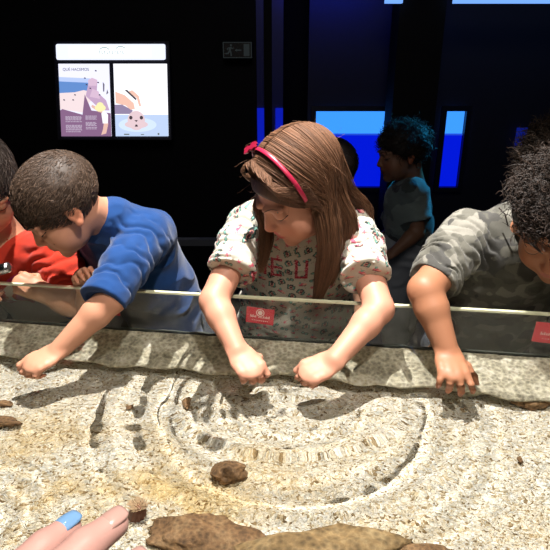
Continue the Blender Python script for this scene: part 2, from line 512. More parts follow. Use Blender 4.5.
# water: a rippled surface with waves running out from the hands
nx, ny = 640, 330
xs = np.linspace(-1.1, 1.1, nx); X = np.repeat(xs[None], ny, 0)
Y = .29+(glass_y(X)-.0008-.29)*np.linspace(0, 1, ny)[:, None]
def ring(cx, cy, lam, r0, w, a, ph=0):
    R = np.hypot(X-cx, Y-cy); return a*np.sin(R*2*math.pi/lam+ph)*np.exp(-((R-r0)/w)**2)
Z = .76+ring(.03, .955, .060, .25, .05, .0015)+ring(.03, .955, .055, .36, .035, .0009, 2)+ring(.03, .955, .045, .12, .05, .0006, 1)+ring(-.42, .97, .05, .10, .06, .0003)+ring(.30, .93, .05, .1, .05, .0003)
Z += ring(-.45, .66, .035, .06, .09, .00045)
pw = np.stack([X, Y, 0*X], -1).reshape(-1, 3)
Z += (.0007*vnoise(pw*A(16, 22, 1), 4)+.00035*vnoise(pw*A(38, 46, 1), 6)).reshape(Z.shape)
V = pw.copy(); V[:, 2] = Z.ravel()
wm = bpy.data.materials.new('clear_water'); wm.use_nodes = True
b = wm.node_tree.nodes['Principled BSDF']; b.inputs['Roughness'].default_value = 0; b.inputs['IOR'].default_value = 1.22; b.inputs['Transmission Weight'].default_value = 1
o = link_mesh('water', V, grid(nx, ny), wm); o.cycles.is_caustics_caster = True
tag(o, 'clear rippling water filling the touch pool', 'water', kind='stuff')

# loose stones on the gravel
def stone(px, py, r, seed, label, sq=(1, .7, .5), mat=M_brown, rot=0, name='stone', group=None, dz=0, nz=1):
    c = PW(px, py, ZG+.004)
    rnd = 24; th = np.linspace(0, math.pi, rnd); ph = np.linspace(0, 2*math.pi, 2*rnd, endpoint=False)
    T, H = np.meshgrid(th, ph, indexing='ij')
    D = np.stack([np.sin(T)*np.cos(H), np.sin(T)*np.sin(H), np.cos(T)], -1).reshape(-1, 3)
    R = r*(1+.28*fbm(D*1.6+seed*7.3, 3, seed)*nz)
    V = D*R[:, None]*A(*sq)
    ca, sa = math.cos(rot), math.sin(rot); V = V@A([ca, sa, 0], [-sa, ca, 0], [0, 0, 1]).reshape(3, 3)
    V += c+A(0, 0, r*sq[2]*.5+dz)
    m = 2*rnd; F = np.array([[i*m+k, (i+1)*m+k, (i+1)*m+(k+1) % m, i*m+(k+1) % m] for i in range(rnd-1) for k in range(m)])
    o = link_mesh(name, V, F, mat, caustic=True); tag(o, label, 'stone', group); return o
stone(229, 475, .022, 1, 'brown angular stone on the gravel in the middle of the pool floor', (1.25, 1.0, .8))
stone(188, 404, .014, 2, 'reddish brown stone lying on gravel left of the girl\'s hands', (.75, 1.2, .7))
stone(130, 408, .0065, 3, 'tiny dark round pebble on the gravel between the boy in blue and the girl', (1.1, 1, .8))
stone(520, 461, .006, 4, 'tiny black pebble alone on the gravel at the right', (.8, 1, .8))
stone(5, 424, .02, 5, 'orange brown flat stone at the left edge of the pool', (1.6, .7, .6), rot=-.2)
stone(3, 404, .012, 6, 'dark red brown stone at the left edge, behind the orange brown one', (1.5, .75, .5))
stone(530, 405, .024, 7, 'rounded brown stone leaning against the rock bank at the right edge', (1.5, .8, .7), dz=.004)
stone(478, 395, .016, 8, 'long olive stone along the foot of the rock bank by the boy in camouflage', (3, .6, .8), mat=M_bank, dz=.004)
M_ochre = rock_mat('ochre_rock', (.07, .045, .018), (.24, .155, .065), (.44, .33, .17), 16, .008)
stone(200, 536, .066, 11, 'large brown boulder at the bottom edge of the pool behind the hand', (1.25, .62, .37), M_brown, -.1, 'boulder', dz=-.012, nz=1)
stone(322, 556, .078, 12, 'broad flat ochre boulder at the bottom edge, right of the brown boulder', (1.45, .55, .42), M_ochre, .05, 'boulder', dz=-.012, nz=.8)
stone(428, 561, .035, 13, 'small dark red brown boulder at the bottom edge, rightmost of the three', (1.3, .7, .55), M_brown, 0, 'boulder', dz=-.005)

# stickers on the outer side of the glass
M_red = pmat('red_sticker', (.55, .025, .05), .5, .3)
M_print = pmat('pale_print', (.75, .55, .55), .5, .3)
def sticker(px, py, w, h, rot, label, mark_px=0):
    c = P(px, py, 1.1); 
    for _ in range(20): c = P(px, py, glass_y(c[0])+.0090)
    ang = math.atan(-.1356)
    ca, sa = math.cos(rot), math.sin(rot)
    o = empty('sticker', c); tag(o, label, 'sticker', 'red stickers on the glass')
    def put(name, polys, mat, d0, d1):
        mb = MB()
        for pts in polys:
            mb.prism([(a*ca-b_*sa, a*sa+b_*ca) for a, b_ in pts], d0, d1)
        V = np.concatenate(mb.V); R = np.array([[math.cos(ang), -math.sin(ang), 0], [math.sin(ang), math.cos(ang), 0], [0, 0, 1]])
        return link_mesh(name, V@R.T+c, mb.F, mat, o, False)
    put('backing', [[(-w/2, -h/2), (w/2, -h/2), (w/2, h/2), (-w/2, h/2)]], M_red, .0, .0008)
    n = 16; circ = [(.011*h/.045*math.cos(2*math.pi*i/n), h*.2+.011*h/.045*math.sin(2*math.pi*i/n)) for i in range(n)]
    inner = [(x*.8, h*.2+(y-h*.2)*.8) for x, y in circ]
    ringp = [[circ[i], circ[(i+1) % n], inner[(i+1) % n], inner[i]] for i in range(n)]
    blob = [[(x*.55, h*.2+(y-h*.2)*.6) for x, y in circ]]
    marks = []
    for i, (a, hh) in enumerate([(-.33, .16), (-.29, .1), (-.25, .16), (-.2, .1), (-.15, .12), (.14, .12), (.19, .1), (.24, .14), (.29, .1), (.33, .16)]):
        marks.append([(a*w-.0009, -.12*h), (a*w+.0009, -.12*h), (a*w+.0009, (-.12+hh)*h), (a*w-.0009, (-.12+hh)*h)])
    marks += [[(a*w, -.12*h), (a*w+.003, -.12*h), (a*w+.003, -.09*h), (a*w, -.09*h)] for a in (-.06, 0, .05)]
    marks += [[((a)*w, -.32*h), (a*w+.0022, -.32*h), (a*w+.0022, -.28*h), (a*w, -.28*h)] for a in np.linspace(-.28, .26, 9)]
    put('emblem', ringp+blob, M_print, -.0002, -.00001); put('lettering', marks, M_print, -.0002, -.00001)
sticker(260, 316, .062, .038, -.09, 'red sticker with round emblem on the glass in front of the girl')
sticker(556, 334, .088, .046, -.06, 'red sticker on the glass at the right edge before the boy in camouflage')
sticker(105, 307, .068, .04, 0, 'red sticker on the glass half hidden behind the blue sleeve')

# ------------------------------------------------------------------ people
def head_ents(c, M, s=1.0, k=.012, ears=True, nose=1.0):
    """a child's head in local axes x right, y forward, z up"""
    W = lambda *v: c+M@(A(*v)*s)
    e = []
    E_ = lambda p, r, kk=.012, op='u': e.append(ell(W(*p), A(*r)*s, M, kk*s, op))
    E_((0, -.014, .035), (.073, .090, .076))
    E_((0, .026, -.02), (.058, .060, .078), .02)
    E_((0, .036, -.066), (.043, .044, .034), .02)
    E_((0, .072, -.09), (.016, .014, .013), .022)
    for q in (-1, 1):
        E_((q*.033, .050, -.042), (.024, .022, .028), .03)
        E_((q*.034, .082, .002), (.015, .012, .011), .012, 's')
        E_((q*.033, .071, .003), (.0145, .0125, .0120), .004)
        e.append(cap(W(q*.012, .088, .020), W(q*.048, .070, .020), .006*s, .005*s, .012*s))
        E_((q*.0095, .090, -.031), (.0075, .009, .0065), .006)
        if ears:
            E_((q*.073, -.010, -.004), (.0068, .0165, .027), .005)
            E_((q*.080, -.006, -.001), (.005, .009, .016), .004, 's')
            E_((q*.075, -.004, -.028), (.006, .009, .010), .005)
    e.append(cap(W(0, .083, .004), W(0, .098*nose, -.027), .0065*s, .0095*s, .010*s))
    E_((0, .080, -.050), (.024, .012, .016), .01)
    E_((0, .0885, -.0505), (.019, .0065, .0048), .004)
    E_((0, .0865, -.0610), (.016, .0070, .0055), .004)
    E_((0, .0975, -.0555), (.021, .0050, .0012), .002, 's')
    return e
def face_col(base, lip, c, M, s, blush=(.06, -.02, -.02)):
    base = A(*base); lip = A(*lip)
    def f(V, out):
        q = ((V-c)@M)/s
        m = np.clip(1-np.sqrt((q[:, 0]/.0235)**2+((q[:, 2]+.0555)/.0125)**2), 0, .3)/.3*(q[:, 1] > .072)*(q[:, 1] < .112)
        out[:] = out*(1-.95*m[:, None])+lip*.95*m[:, None]
        for x in (-.036, .036):
            b = .5*np.exp(-(((q[:, 0]-x)/.02)**2+((q[:, 2]+.035)/.018)**2))*(q[:, 1] > .03)*(q[:, 1] < .11)
            out[:] = out+b[:, None]*A(*blush)
        # rosy nose tip and ears
        b = np.exp(-(np.linalg.norm(q-A(0, .1, -.028), axis=1)/.014)**2)+.8*(np.abs(q[:, 0]) > .072)*(np.abs(q[:, 0]) < .1)*(np.abs(q[:, 1]+.01) < .03)*(np.abs(q[:, 2]) < .035)
        out[:] = out+np.clip(b, 0, 1)[:, None]*A(*blush)
    return f
def on_face(ents, c, M, s, x, z, lift=.0):
    """the point of the face surface seen from the front at local x, z"""
    y = np.linspace(.13, .0, 261)
    p = c+(np.stack([np.full_like(y, x), y, np.full_like(y, z)], -1)*s)@M.T
    d = evals(ents, p); i = int(np.argmax(d < lift*s)); return p[i]
def face_details(ents, c, M, s, parent, brow=(.05, .03, .02), browr=.0016, lashm=None):
    for q in (-1, 1):
        mb = MB()
        xs = np.linspace(.013, .047, 9)
        pts = [on_face(ents, c, M, s, q*x, .019+.006*math.sin((x-.013)/.034*math.pi*.8)) for x in xs]
        mb.tube(pts, browr*np.array([.6, 1, 1.2, 1.2, 1.1, 1, .8, .6, .3]), 6).build('eyebrow', HAIRM(brow), parent, True)
        mb = MB(); xs = np.linspace(.021, .047, 11)
        pts = [on_face(ents, c, M, s, q*x, -.001-.0055*math.sin((x-.021)/.026*math.pi)) for x in xs]
        mb.tube(pts, .0015*np.array([.5, .8, 1, 1.1, 1.2, 1.2, 1.2, 1.1, 1.1, 1, .6]), 6)
        for i in range(0):
            o = M@A(q*.003*(i-5)/5, .006, -.0045)*s
            mb.tube([pts[i], pts[i]+o*.6, pts[i]+o+M@A(0, .001, .001)], [.0004, .0003, .0001], 4)
        mb.build('eyelashes', M_lash, parent, True)
_hm = {}
def HAIRM(c):
    c = tuple(c)
    if c not in _hm: _hm[c] = pmat('brow_hair', c, .6)
    return _hm[c]

def hand_ents(w, F, N, s=1.0, side=1, curl=(35, 45, 30), spread=5, curls=None, thumb=(.6, .65, -.35), tcurl=25):
    """palm, four fingers and a thumb; w wrist, F finger direction, N back of hand, side=+1 thumb towards F x N"""
    M = frame(F, N)                 # x = F x N
    M = M.copy(); M[:, 0] *= side
    W = lambda *v: w+M@(A(*v)*s)
    MM = frame(F, N)
    palm = [slabp(W(0, .004, 0), W(0, .050, .002), .021*s, .026*s, MM, .37),
            ell(W(0, .03, -.002), A(.029, .032, .0115)*s, MM, .006*s),
            ell(W(.016, .018, -.006), A(.012, .020, .011)*s, MM, .008*s)]
    def dpalm(p): return evals_simple(palm, p, .008*s)
    fs = []
    X = [.0225, .0075, -.0075, -.0215]; LN = [.050, .056, .052, .041]; YB_ = [.056, .059, .056, .050]; RD = [.0066, .0069, .0066, .0059]
    tips = []
    for i in range(4):
        cu = curls[i] if curls else curl
        a = 0; sp = math.radians(spread*(1.5-i)*1.0)
        base = W(X[i], YB_[i]-.012, .002); pt = W(X[i]+0*math.sin(sp), YB_[i], .001); seg = [base, pt]; L = LN[i]
        for fr, ca in zip((.46, .30, .24), cu):
            a += math.radians(ca)
            dr = A(math.sin(sp)*math.cos(a), math.cos(sp)*math.cos(a), -math.sin(a))
            seg.append(seg[-1]+M@dr*L*fr*s)
        r = RD[i]*s
        fs.append((seg, [r*1.05, r*1.24, r*1.06, r*.94, r*.80])); tips.append((seg[-1], seg[-2], r*.78))
    td = nrm(thumb); a = math.radians(tcurl)
    t0 = W(.014, .012, -.006); t1 = t0+M@td*.030*s
    td2 = nrm(td*A(math.cos(a), 1, 1)+A(-math.sin(a)*1.0, .25, -.1)); t2 = t1+M@td2*.026*s
    td3 = nrm(td2+A(-.35*math.sin(a)*2, .1, -.1)); t3 = t2+M@td3*.020*s
    fs.append(([t0, t1, t2, t3], [.0095*s, .0082*s, .0078*s, .0062*s])); tips.append((t3, t2, .0062*s))
    def fn(p):
        dp = dpalm(p); out = dp
        for seg, rs in fs:
            d = d_cap(p, seg[0], seg[1], rs[0], rs[1])
            for j in range(1, len(seg)-1): d = smin(d, d_cap(p, seg[j], seg[j+1], rs[j], rs[j+1]), .0025*s)
            out = np.minimum(out, smin(dp, d, .006*s))
        return out
    e = Ent(fn, w+M@A(0, .05, -.01)*s, .105*s, .010*s)
    return [e], tips
def slabp(a, b, ra, rb, M, sz):
    a = np.asarray(a, float); b = np.asarray(b, float); s = A(1, 1, sz)
    return Ent(lambda p: d_cap(((p-a)@M)/s, A(0, 0, 0), ((b-a)@M)/s, ra, rb)*(sz+.15), (a+b)/2, .06, .006)
def evals_simple(ents, p, k):
    d = ents[0].fn(p)
    for e in ents[1:]: d = smin(d, e.fn(p), k)
    return d

def sleeve_folds(a, b, amp, freq, seed=0, axis_noise=1.2):
    """ring folds running round a sleeve between a and b"""
    ax = nrm(b-a)
    def f(p):
        t = (p-a)@ax
        q = fbm(p*28, 2, seed)
        return amp*(1-np.abs(np.sin(t*freq+q*axis_noise*1.6)))*1.3-amp*.6
    return f
def folds(amp, M, sc, seed=0):
    def f(p):
        q = (p@M)*A(*sc); n = fbm(q, 2, seed)
        return amp*(np.abs(n)*2-.6)
    return f
def plane_cut(pt, n):
    pt = np.asarray(pt, float); n = nrm(n)
    return lambda p: (p-pt)@n
def band(c, ax, r, w, th, k=.004):
    """a ring of cloth: hem or cuff"""
    c = np.asarray(c, float); ax = nrm(ax)
    def fn(p):
        q = p-c; h = q@ax; rad = np.linalg.norm(q-h[:, None]*ax, axis=1)
        dx = np.maximum(np.abs(h)-w, 0); dr = np.abs(rad-r)-th
        return np.maximum(np.hypot(dx, np.maximum(dr, 0))-.0012, np.minimum(dr, 0)-.0012)
    return Ent(fn, c, r+w+th, k)

def scalp_fibres(c, M, s, n, r, rng, root, length, segs=9, flow=(0, .6, -.8), droop=0, lift=.012, jitter=.25, cen=(0, -.014, .035)):
    """short hair lying along the head; root(q)->bool picks root directions, flow is the combing direction in head axes"""
    out = []
    rr = A(.073, .090, .076)
    cen = A(*cen)
    D = rng.normal(size=(n*6, 3)); D /= np.linalg.norm(D, axis=1)[:, None]
    Q = cen+D*rr
    D = D[root(Q)][:n]
    P_ = cen+D*(rr+.004)
    paths = [P_.copy()]
    fl = A(*flow) if not callable(flow) else None
    J = rng.normal(size=D.shape)*jitter
    L = length*(.7+.6*rng.random(len(D)))
    p = P_.copy()
    for i in range(segs-1):
        d = (p-cen)/(rr**2); d /= np.linalg.norm(d, axis=1)[:, None]
        f = (flow(p) if callable(flow) else fl[None])+J
        t = f-(f*d).sum(1)[:, None]*d; t /= np.linalg.norm(t, axis=1)[:, None]+1e-6
        up = lift*math.sin(math.pi*min(1, (i+.5)/segs*1.25))/segs*2
        p = p+t*(L/segs)[:, None]+d*up*.4
        # keep outside the skull
        k0 = np.linalg.norm((p-cen)/(rr+.003), axis=1)[:, None]
        p = np.where(k0 < 1, cen+(p-cen)/k0, p)
        paths.append(p.copy())
    X = np.stack(paths, 1)
    return c+(X*s)@M.T
def vary(N, M, n, base, amp, rng, tip=None):
    k = 1+amp*rng.normal(size=(N, 1, 1, 1)); col = np.ones((N, M, n, 3))*A(*base)*np.clip(k, .35, 1.9)
    if tip is not None:
        t = np.linspace(0, 1, M)[None, :, None, None]; col = col*(1-t)+t*A(*tip)*np.clip(k, .35, 1.9)
    return col.reshape(-1, 3)
def hair_cap(c, M, s, keep, grow_=.010, rr=(.073, .090, .076), bump=0, seed=0):
    """scalp volume; keep = list of half spaces in head axes (point, outward normal) cutting the hairline"""
    cen = A(0, -.014, .035)
    def fn(p):
        q = ((p-c)@M)/s
        d = d_ell(q, cen, A(*rr)+grow_)
        if bump: d = d+bump*fbm(q*40, 2, seed)
        for pt, n in keep: d = -smin(-d, -((q-A(*pt))@nrm(n)), .008)
        return d*s
    return Ent(fn, c+M@cen*s, .12*s, .004)

def sleeve(pts, rs, k=.02):
    """cloth round an arm, cut square at its last point"""
    pts = [A(*p) for p in pts]; n = nrm(pts[-1]-pts[-2]); e = pts[-1]
    ext = e+n*rs[-1]
    P2 = pts[:-1]+[ext]
    def fn(p):
        d = d_cap(p, P2[0], P2[1], rs[0], rs[1])
        for i in range(1, len(P2)-1): d = smin(d, d_cap(p, P2[i], P2[i+1], rs[i], rs[i+1]), .012)
        return np.maximum(d, (p-e)@n)
    c = sum(P2)/len(P2); R = max(np.linalg.norm(p-c) for p in P2)+max(rs)
    return Ent(fn, c, R, k)

def person(label, head, neck, chest, hips, sh, arms, feet, skin=(.72, .42, .30), lip=(.6, .2, .16), halfw=.135, depth=.62,
           group=None, shoe_col=(.05, .05, .06), trouser_col=(.03, .035, .05), h=.0022, face=True, brow=(.05, .03, .02), extra_skin=None, low=False, browr=.0016, blush=(.06, -.03, -.03)):
    c, F, U, s = head
    c = A(*c); M = frame(F, U)
    base = A((sh[0][0]+sh[1][0])/2, hips[1], 0)
    root = empty('person', base); tag(root, label, 'person', group)
    HE = head_ents(c, M, s)
    neck = A(*neck); chest = A(*chest); hips = A(*hips)
    e = list(HE)
    nk = c+M@(A(0, -.035, -.045)*s)
    e.append(cap(nk, neck, .040*s, .043*s*(s > .95)+.034*(s <= .95), .02)); e.append(cap(c+M@(A(0, -.02, -.05)*s), neck, .034*s, .040*s, .02))
    ax = nrm(A(*sh[0])-A(*sh[1]))
    TM = frame(np.cross(nrm(chest-hips), ax)*1.0, chest-hips)
    if abs(TM[:, 0]@ax) < .5: pass
    e += [slab(chest, hips, halfw*.86, halfw*.80, TM, depth, .03), cap(neck, chest, .045, .07, .03)]
    for q in (0, 1):
        e.append(cap(chest, sh[q], .05, .042, .03))
    hands = []
    for q in (0, 1):
        if arms[q] is None: continue
        a = arms[q]
        e += chain([A(*sh[q]), A(*a['elbow'])], [.038*a.get('t', 1), .030*a.get('t', 1)], .015)
        el = A(*a['elbow']); wr = A(*a['wrist'])
        mid = el+(wr-el)*.3
        t = a.get('t', 1)
        e += chain([el, mid, wr], [.0290*t, .0288*t, .0200*t], .012)
        hs = a.get('hs', .86)
        # flat wrist into the palm
        he, tips = hand_ents(wr, A(*a['F']), A(*a['N']), hs, a['side'], **a.get('kw', {}))
        e += he; hands.append((tips, a))
    for q, ft in enumerate(feet):
        ft = A(*ft); hp = hips+(-1 if ft[0] < hips[0] else 1)*A(.065, 0, 0)+A(0, 0, -.03); kn = (hp+ft)/2+A(0, -.03, .02)
        e += chain([hp, kn, ft+A(0, 0, .07)], [.075, .052, .036], .02)
        e.append(ell(ft+A(0, -.04, .035), (.036, .09, .03), None, .02))
    fc = face_col(skin, lip, c, M, s, blush)
    skin_ = A(*skin)
    def col(V):
        out = np.repeat(skin_[None], len(V), 0)
        n = fbm(V*45, 2, 3)[:, None]*.035; out = out*(1+n)
        fc(V, out)
        # rosy knuckles
        for tips, a in hands:
            for t3, t2, r in tips:
                w = np.exp(-(np.linalg.norm(V-(t2), axis=1)/.008)**2)[:, None]; out = out+w*A(.04, -.03, -.03)
        if extra_skin: extra_skin(V, out)
        return np.clip(out, 0, 1)
    body = grow('body', e, h, M_skin, root, col=col, caustic=True)
    if face: face_details(HE, c, M, s, root, brow, browr)
    # trousers and shoes
    te = [slab(hips+A(0, 0, .03), hips+A(0, 0, -.03), halfw*.86+.006, halfw*.84+.006, TM, depth+.03, .03)]
    for ft in feet:
        ft = A(*ft); hp = hips+(-1 if ft[0] < hips[0] else 1)*A(.065, 0, 0)+A(0, 0, -.03); kn = (hp+ft)/2+A(0, -.03, .02)
        te += chain([hp, kn, ft+A(0, 0, .07)], [.083, .062, .05], .02)
        se = [ell(ft+A(0, -.045, .035), (.045, .105, .035), None, .01), cap(ft+A(0, .02, .03), ft+A(0, .02, .07), .038, .036, .01)]
        grow('shoe', se, .005, pmat('shoe_leather', shoe_col, .5), root, clip=lambda p: -(p[:, 2]-.002))
    tv = grow('trousers', te, .006, pmat('trouser_cloth', trouser_col, .85, bump=(900, .3, .001)), root, disp=folds(.005, np.eye(3), (14, 14, 26), 4), clip=lambda p: -(p[:, 2]-.03))
    return root, HE, M, c, TM

def shirt(root, torso, TM, sleeves, sleeve_disp, hems, mat, col, h=.0024, name='shirt', depth=.66, collar=None, amp=.008, tfold=(.004, (16, 16, 22), 5), bottom=None, cut=None):
    a, b, ra, rb = torso
    e = [slab(a, b, ra, rb, TM, depth, .03)]
    e += [sl for sl in sleeves]
    for cx in (collar or []): e.append(cx)
    for hm in hems: e.append(hm)
    tf = folds(tfold[0], np.eye(3), tfold[1], tfold[2])
    def disp(p):
        d = tf(p)
        for (sa, sb, f) in sleeve_disp:
            ax = nrm(sb-sa); t = (p-sa)@ax; L = np.linalg.norm(sb-sa)
            rad = np.linalg.norm(p-sa-np.clip(t, 0, L)[:, None]*ax, axis=1)
            w = np.clip(1.5-np.abs(rad/.06), 0, 1)*np.clip(t/.03+.5, 0, 1)*np.clip((L+.02-t)/.02, 0, 1)
            w = np.clip(w*2, 0, 1)
            d = d*(1-w)+w*f(p)
        return d
    clip = cut
    return grow(name, e, h, mat, root, col=col, disp=disp, clip=clip, amp=amp, caustic=False)

# ================================================================== the girl
rng = np.random.default_rng(5)
def girl():
    c = A(.048, 1.13, 1.087); F = A(-.74, -.36, -.57); U = A(-.40, -.33, .85); s = 1.0
    neck = A(.072, 1.215, .995)
    chest = P(302, 242, 1.245); hips = A(.05, 1.37, .60)
    shR = P(250, 222, 1.235); shL = P(352, 224, 1.22)
    elR = P(214, 301, 1.075); elL = P(379, 309, 1.035)
    wrR = PZ(237, 350, .792); wrL = PZ(335, 360, .792)
    arms = [dict(elbow=elR, wrist=wrR, F=PZ(254, 373, .768)-wrR, N=A(.1, -.5, .9), side=-1, t=1.0, hs=1.0,
                 kw=dict(curl=(38, 58, 34), thumb=(.75, .5, -.5), tcurl=50)),
            dict(elbow=elL, wrist=wrL, F=PZ(305, 375, .768)-wrL, N=A(-.15, -.45, .9), side=1, t=1.0, hs=1.0,
                 kw=dict(curl=(38, 56, 34), thumb=(.5, .7, -.5), tcurl=40))]
    root, HE, M, c, TM = person('long-haired girl in a printed white shirt and crimson headband, both hands in the water',
        (c, F, U, s), neck, chest, hips, (shR, shL), arms, [(-.03, 1.42, 0), (.12, 1.42, 0)],
        skin=(.50, .235, .155), lip=(.45, .09, .09), halfw=.125, depth=.55, brow=(.13, .07, .045), browr=.0010)
    # --- printed shirt
    white = A(.52, .485, .41)
    def col(V):
        out = np.repeat(white[None], len(V), 0)
        x, z = V[:, 0], V[:, 2]+(V[:, 1]-1.2)*.0
        u = x+.35*(V[:, 1]-1.2)*np.sign(x-.05); v = z-.25*(V[:, 1]-1.2)
        cell = .0245; gu = u/cell; gv = v/cell+.5*(np.floor(gu).astype(int) % 2)
        i = np.floor(gu).astype(int); j = np.floor(gv).astype(int)
        z0 = np.zeros_like(i)
        a = (gu-i-.5-.12*(hash3(i, j, z0, 1)-.5))*cell; b = (gv-j-.5-.12*(hash3(i, j, z0, 2)-.5))*cell
        th = (hash3(i, j, z0, 3)-.5)*1.3; k = hash3(i, j, z0, 4)
        a, b = a*np.cos(th)-b*np.sin(th), a*np.sin(th)+b*np.cos(th)
        dark = A(.035, .05, .05); teal = A(.16, .36, .30); pink = A(.62, .10, .16); blush = A(.75, .35, .30); ink = A(.06, .02, .03)
        def put(m, c_): out[m] = c_
        t = k < .3                                            # small cameras
        put(t & (np.abs(a) < .0095) & (np.abs(b) < .0062), dark); put(t & (np.abs(a) < .0075) & (np.abs(b-.0005) < .0045) & (np.abs(a) > .0045), teal)
        put(t & (np.abs(a) < .0042) & (np.abs(b-.0072) < .002), dark)
        put(t & (np.hypot(a, b) < .0045), blush); put(t & (np.hypot(a, b) < .0032), ink)
        t = (k >= .3) & (k < .55)                              # birds
        put(t & ((a+.003)**2/.0065**2+b**2/.0038**2 < 1), pink); put(t & ((a-.005)**2/.006**2+(b+.001)**2/.0024**2 < 1), blush)
        put(t & ((a+.0055)**2/.003**2+(b-.004)**2/.004**2 < 1), teal); put(t & (np.abs(b+.004) < .0008) & (np.abs(a) < .009), ink)
        t = (k >= .55) & (k < .8)                              # round glasses
        for q in (-.0048, .0052):
            put(t & (np.hypot(a-q, b) < .0047), ink); put(t & (np.hypot(a-q, b) < .0034), teal)
        t = k >= .8                                           # flowers
        put(t & (np.hypot(a, b) < .0035+.0022*np.cos(5*np.arctan2(b, a))), pink)
        # speckle
        sp = vnoise(V*520, 8); out[(sp > .72)] = out[(sp > .72)]*A(.45, .3, .3)
        # crimson letters on the chest
        lt = pltr
        def seg(x0, z0, x1, z1): return (x > x0) & (x < x1) & (z > z0) & (z < z1) & (V[:, 1] < 1.235)
        cx, cz = lt
        w = .0065; H = .052; W_ = .030
        mk = seg(cx-.012, cz, cx-.012+w, cz+H)
        for zz in (0, (H-w)/2, H-w): mk |= seg(cx-.012, cz+zz, cx-.012+W_*.85, cz+zz+w)
        x2 = cx+.042
        mk |= seg(x2, cz, x2+w, cz+H) | seg(x2, cz, x2+W_, cz+w) | seg(x2+W_-w, cz, x2+W_, cz+H)
        x3 = cx-.052
        mk |= seg(x3, cz, x3+w, cz+H) | seg(x3+W_-w, cz, x3+W_, cz+H) | seg(x3, cz+H-w, x3+W_, cz+H) | seg(x3, cz+(H-w)/2, x3+W_, cz+(H+w)/2)
        gl = vnoise(V*700, 3)
        out[mk] = A(.38, .008, .03); out[mk & (gl > .35)] = A(.8, .25, .3); out[mk & (gl < -.45)] = A(.1, .0, .01)
        return out
    pltr = (P(276, 282, 1.17)[0], P(276, 282, 1.17)[2])
    cuR = P(231, 272, 1.115); cuL = P(366, 277, 1.075)
    cb = chest+A(0, 0, .0); wb = P(298, 345, 1.27)
    sl = [sleeve([shR+A(.02, 0, .0), (shR+cuR)/2+A(-.004, 0, .004), cuR], [.045, .047, .048]),
          sleeve([shL+A(-.02, 0, .0), (shL+cuL)/2+A(.006, 0, .004), cuL], [.045, .048, .048])]
    hems = [band(cuR-nrm(cuR-shR)*.006, cuR-shR, .0475, .006, .0035), band(cuL-nrm(cuL-shL)*.006, cuL-shL, .0475, .006, .0035)]
    sd = [(shR, cuR, sleeve_folds(shR, cuR, .0042, 150, 2)), (shL, cuL, sleeve_folds(shL, cuL, .0042, 150, 6))]
    shirt(root, (chest+A(0, 0, .0), hips+A(0, -.05, .08), .128, .150), TM, sl, sd, hems, M_cloth, col, h=.0021,
          collar=[cap(neck+A(0, 0, -.01), chest, .052, .08, .02), cap(shR, shL, .048, .048, .03)], depth=.52, tfold=(.0045, (12, 12, 20), 5))
    # placket down the front
    # --- hair
    hc = A(.125, .061, .034)
    capc = hair_cap(c, M, s, [((0, .080, .050), (0, .80, -.60)), ((0, -.10, -.08), (0, -.4, -1))], .008)
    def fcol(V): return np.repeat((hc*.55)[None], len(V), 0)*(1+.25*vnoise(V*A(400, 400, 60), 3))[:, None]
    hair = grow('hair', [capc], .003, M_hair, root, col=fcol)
    # strands: over the scalp from the parting, then hanging as locks
    rr = A(.0800, .0975, .0850)+.0015; cen = A(0, -.014, .035)
    def surf(fore, th, lift):      # fore: -1 back .. 1 front, th: angle from the parting, + to her left
        y = np.sin(fore); rad = np.cos(fore)
        return cen+np.stack([-np.sin(th)*rad, y, np.cos(th)*rad], -1)*(rr+lift)
    L = 22; paths = []; cols = []
    def world(q): return c+(q*s)@M.T
    N = 2100
    locks = {  # hanging guides in the world: left side of the face, right side, back
        'L': [P(322, 196, 1.085), P(328, 222, 1.075), P(330, 250, 1.08), P(324, 278, 1.095), P(316, 303, 1.115)],
        'L2': [P(336, 196, 1.12), P(347, 215, 1.12), P(350, 232, 1.13), P(338, 262, 1.12), P(330, 285, 1.12)],
        'R': [P(258, 208, 1.14), P(266, 226, 1.15), P(266, 242, 1.14), P(263, 258, 1.13), P(261, 272, 1.13)],
        'B': [P(345, 188, 1.17), P(358, 200, 1.19), P(366, 210, 1.20), P(368, 222, 1.20), P(366, 238, 1.19)]}
    radii = {'L': (.030, .026, .026, .020, .008), 'L2': (.022, .022, .020, .014, .006), 'R': (.014, .014, .016, .012, .005), 'B': (.022, .024, .018, .012, .008)}
    for n in range(N):
        side = 1 if rng.random() < .74 else -1
        fore = rng.uniform(-1.25, .72) if side == 1 else rng.uniform(-1.0, .72)
        th0 = .0
        th1 = rng.uniform(1.45, 1.85)
        t = np.linspace(0, 1, 11)
        lift = rng.uniform(-.002, .004)
        th = side*(.02+th1*t)
        fo = fore-(.28*t*t)*(fore > -.3)+(.10*t)*(fore < -.7)+.02*rng.normal()
        pts = world(surf(fo, th, lift))
        if side == 1:
            key = 'B' if fore < -.95 and rng.random() < .6 else ('L2' if fore < -.45 else 'L')
        else: key = 'R' if fore > -.5 else 'B'
        G = np.array(locks[key]); rad = radii[key]
        a = rng.uniform(0, 2*math.pi); q = math.sqrt(rng.random())
        off = A(math.cos(a), .55*math.sin(a), .0)*q
        H = [G[i]+off*rad[i]+rng.normal(size=3)*.0016 for i in range(5)]
        endf = rng.uniform(.55, 1.0) if rng.random() < .35 else rng.uniform(.85, 1.04)
        H = np.array(H)
        full = np.concatenate([pts, H])
        # resample smoothly
        dd = np.r_[0, np.cumsum(np.linalg.norm(np.diff(full, axis=0), axis=1))]
        tt = np.linspace(0, dd[-1]*endf if endf < 1 else dd[-1], 34)
        X = np.stack([np.interp(tt, dd, full[:, i]) for i in range(3)], 1)
        for _ in range(3): X[1:-1] = .25*X[:-2]+.5*X[1:-1]+.25*X[2:]
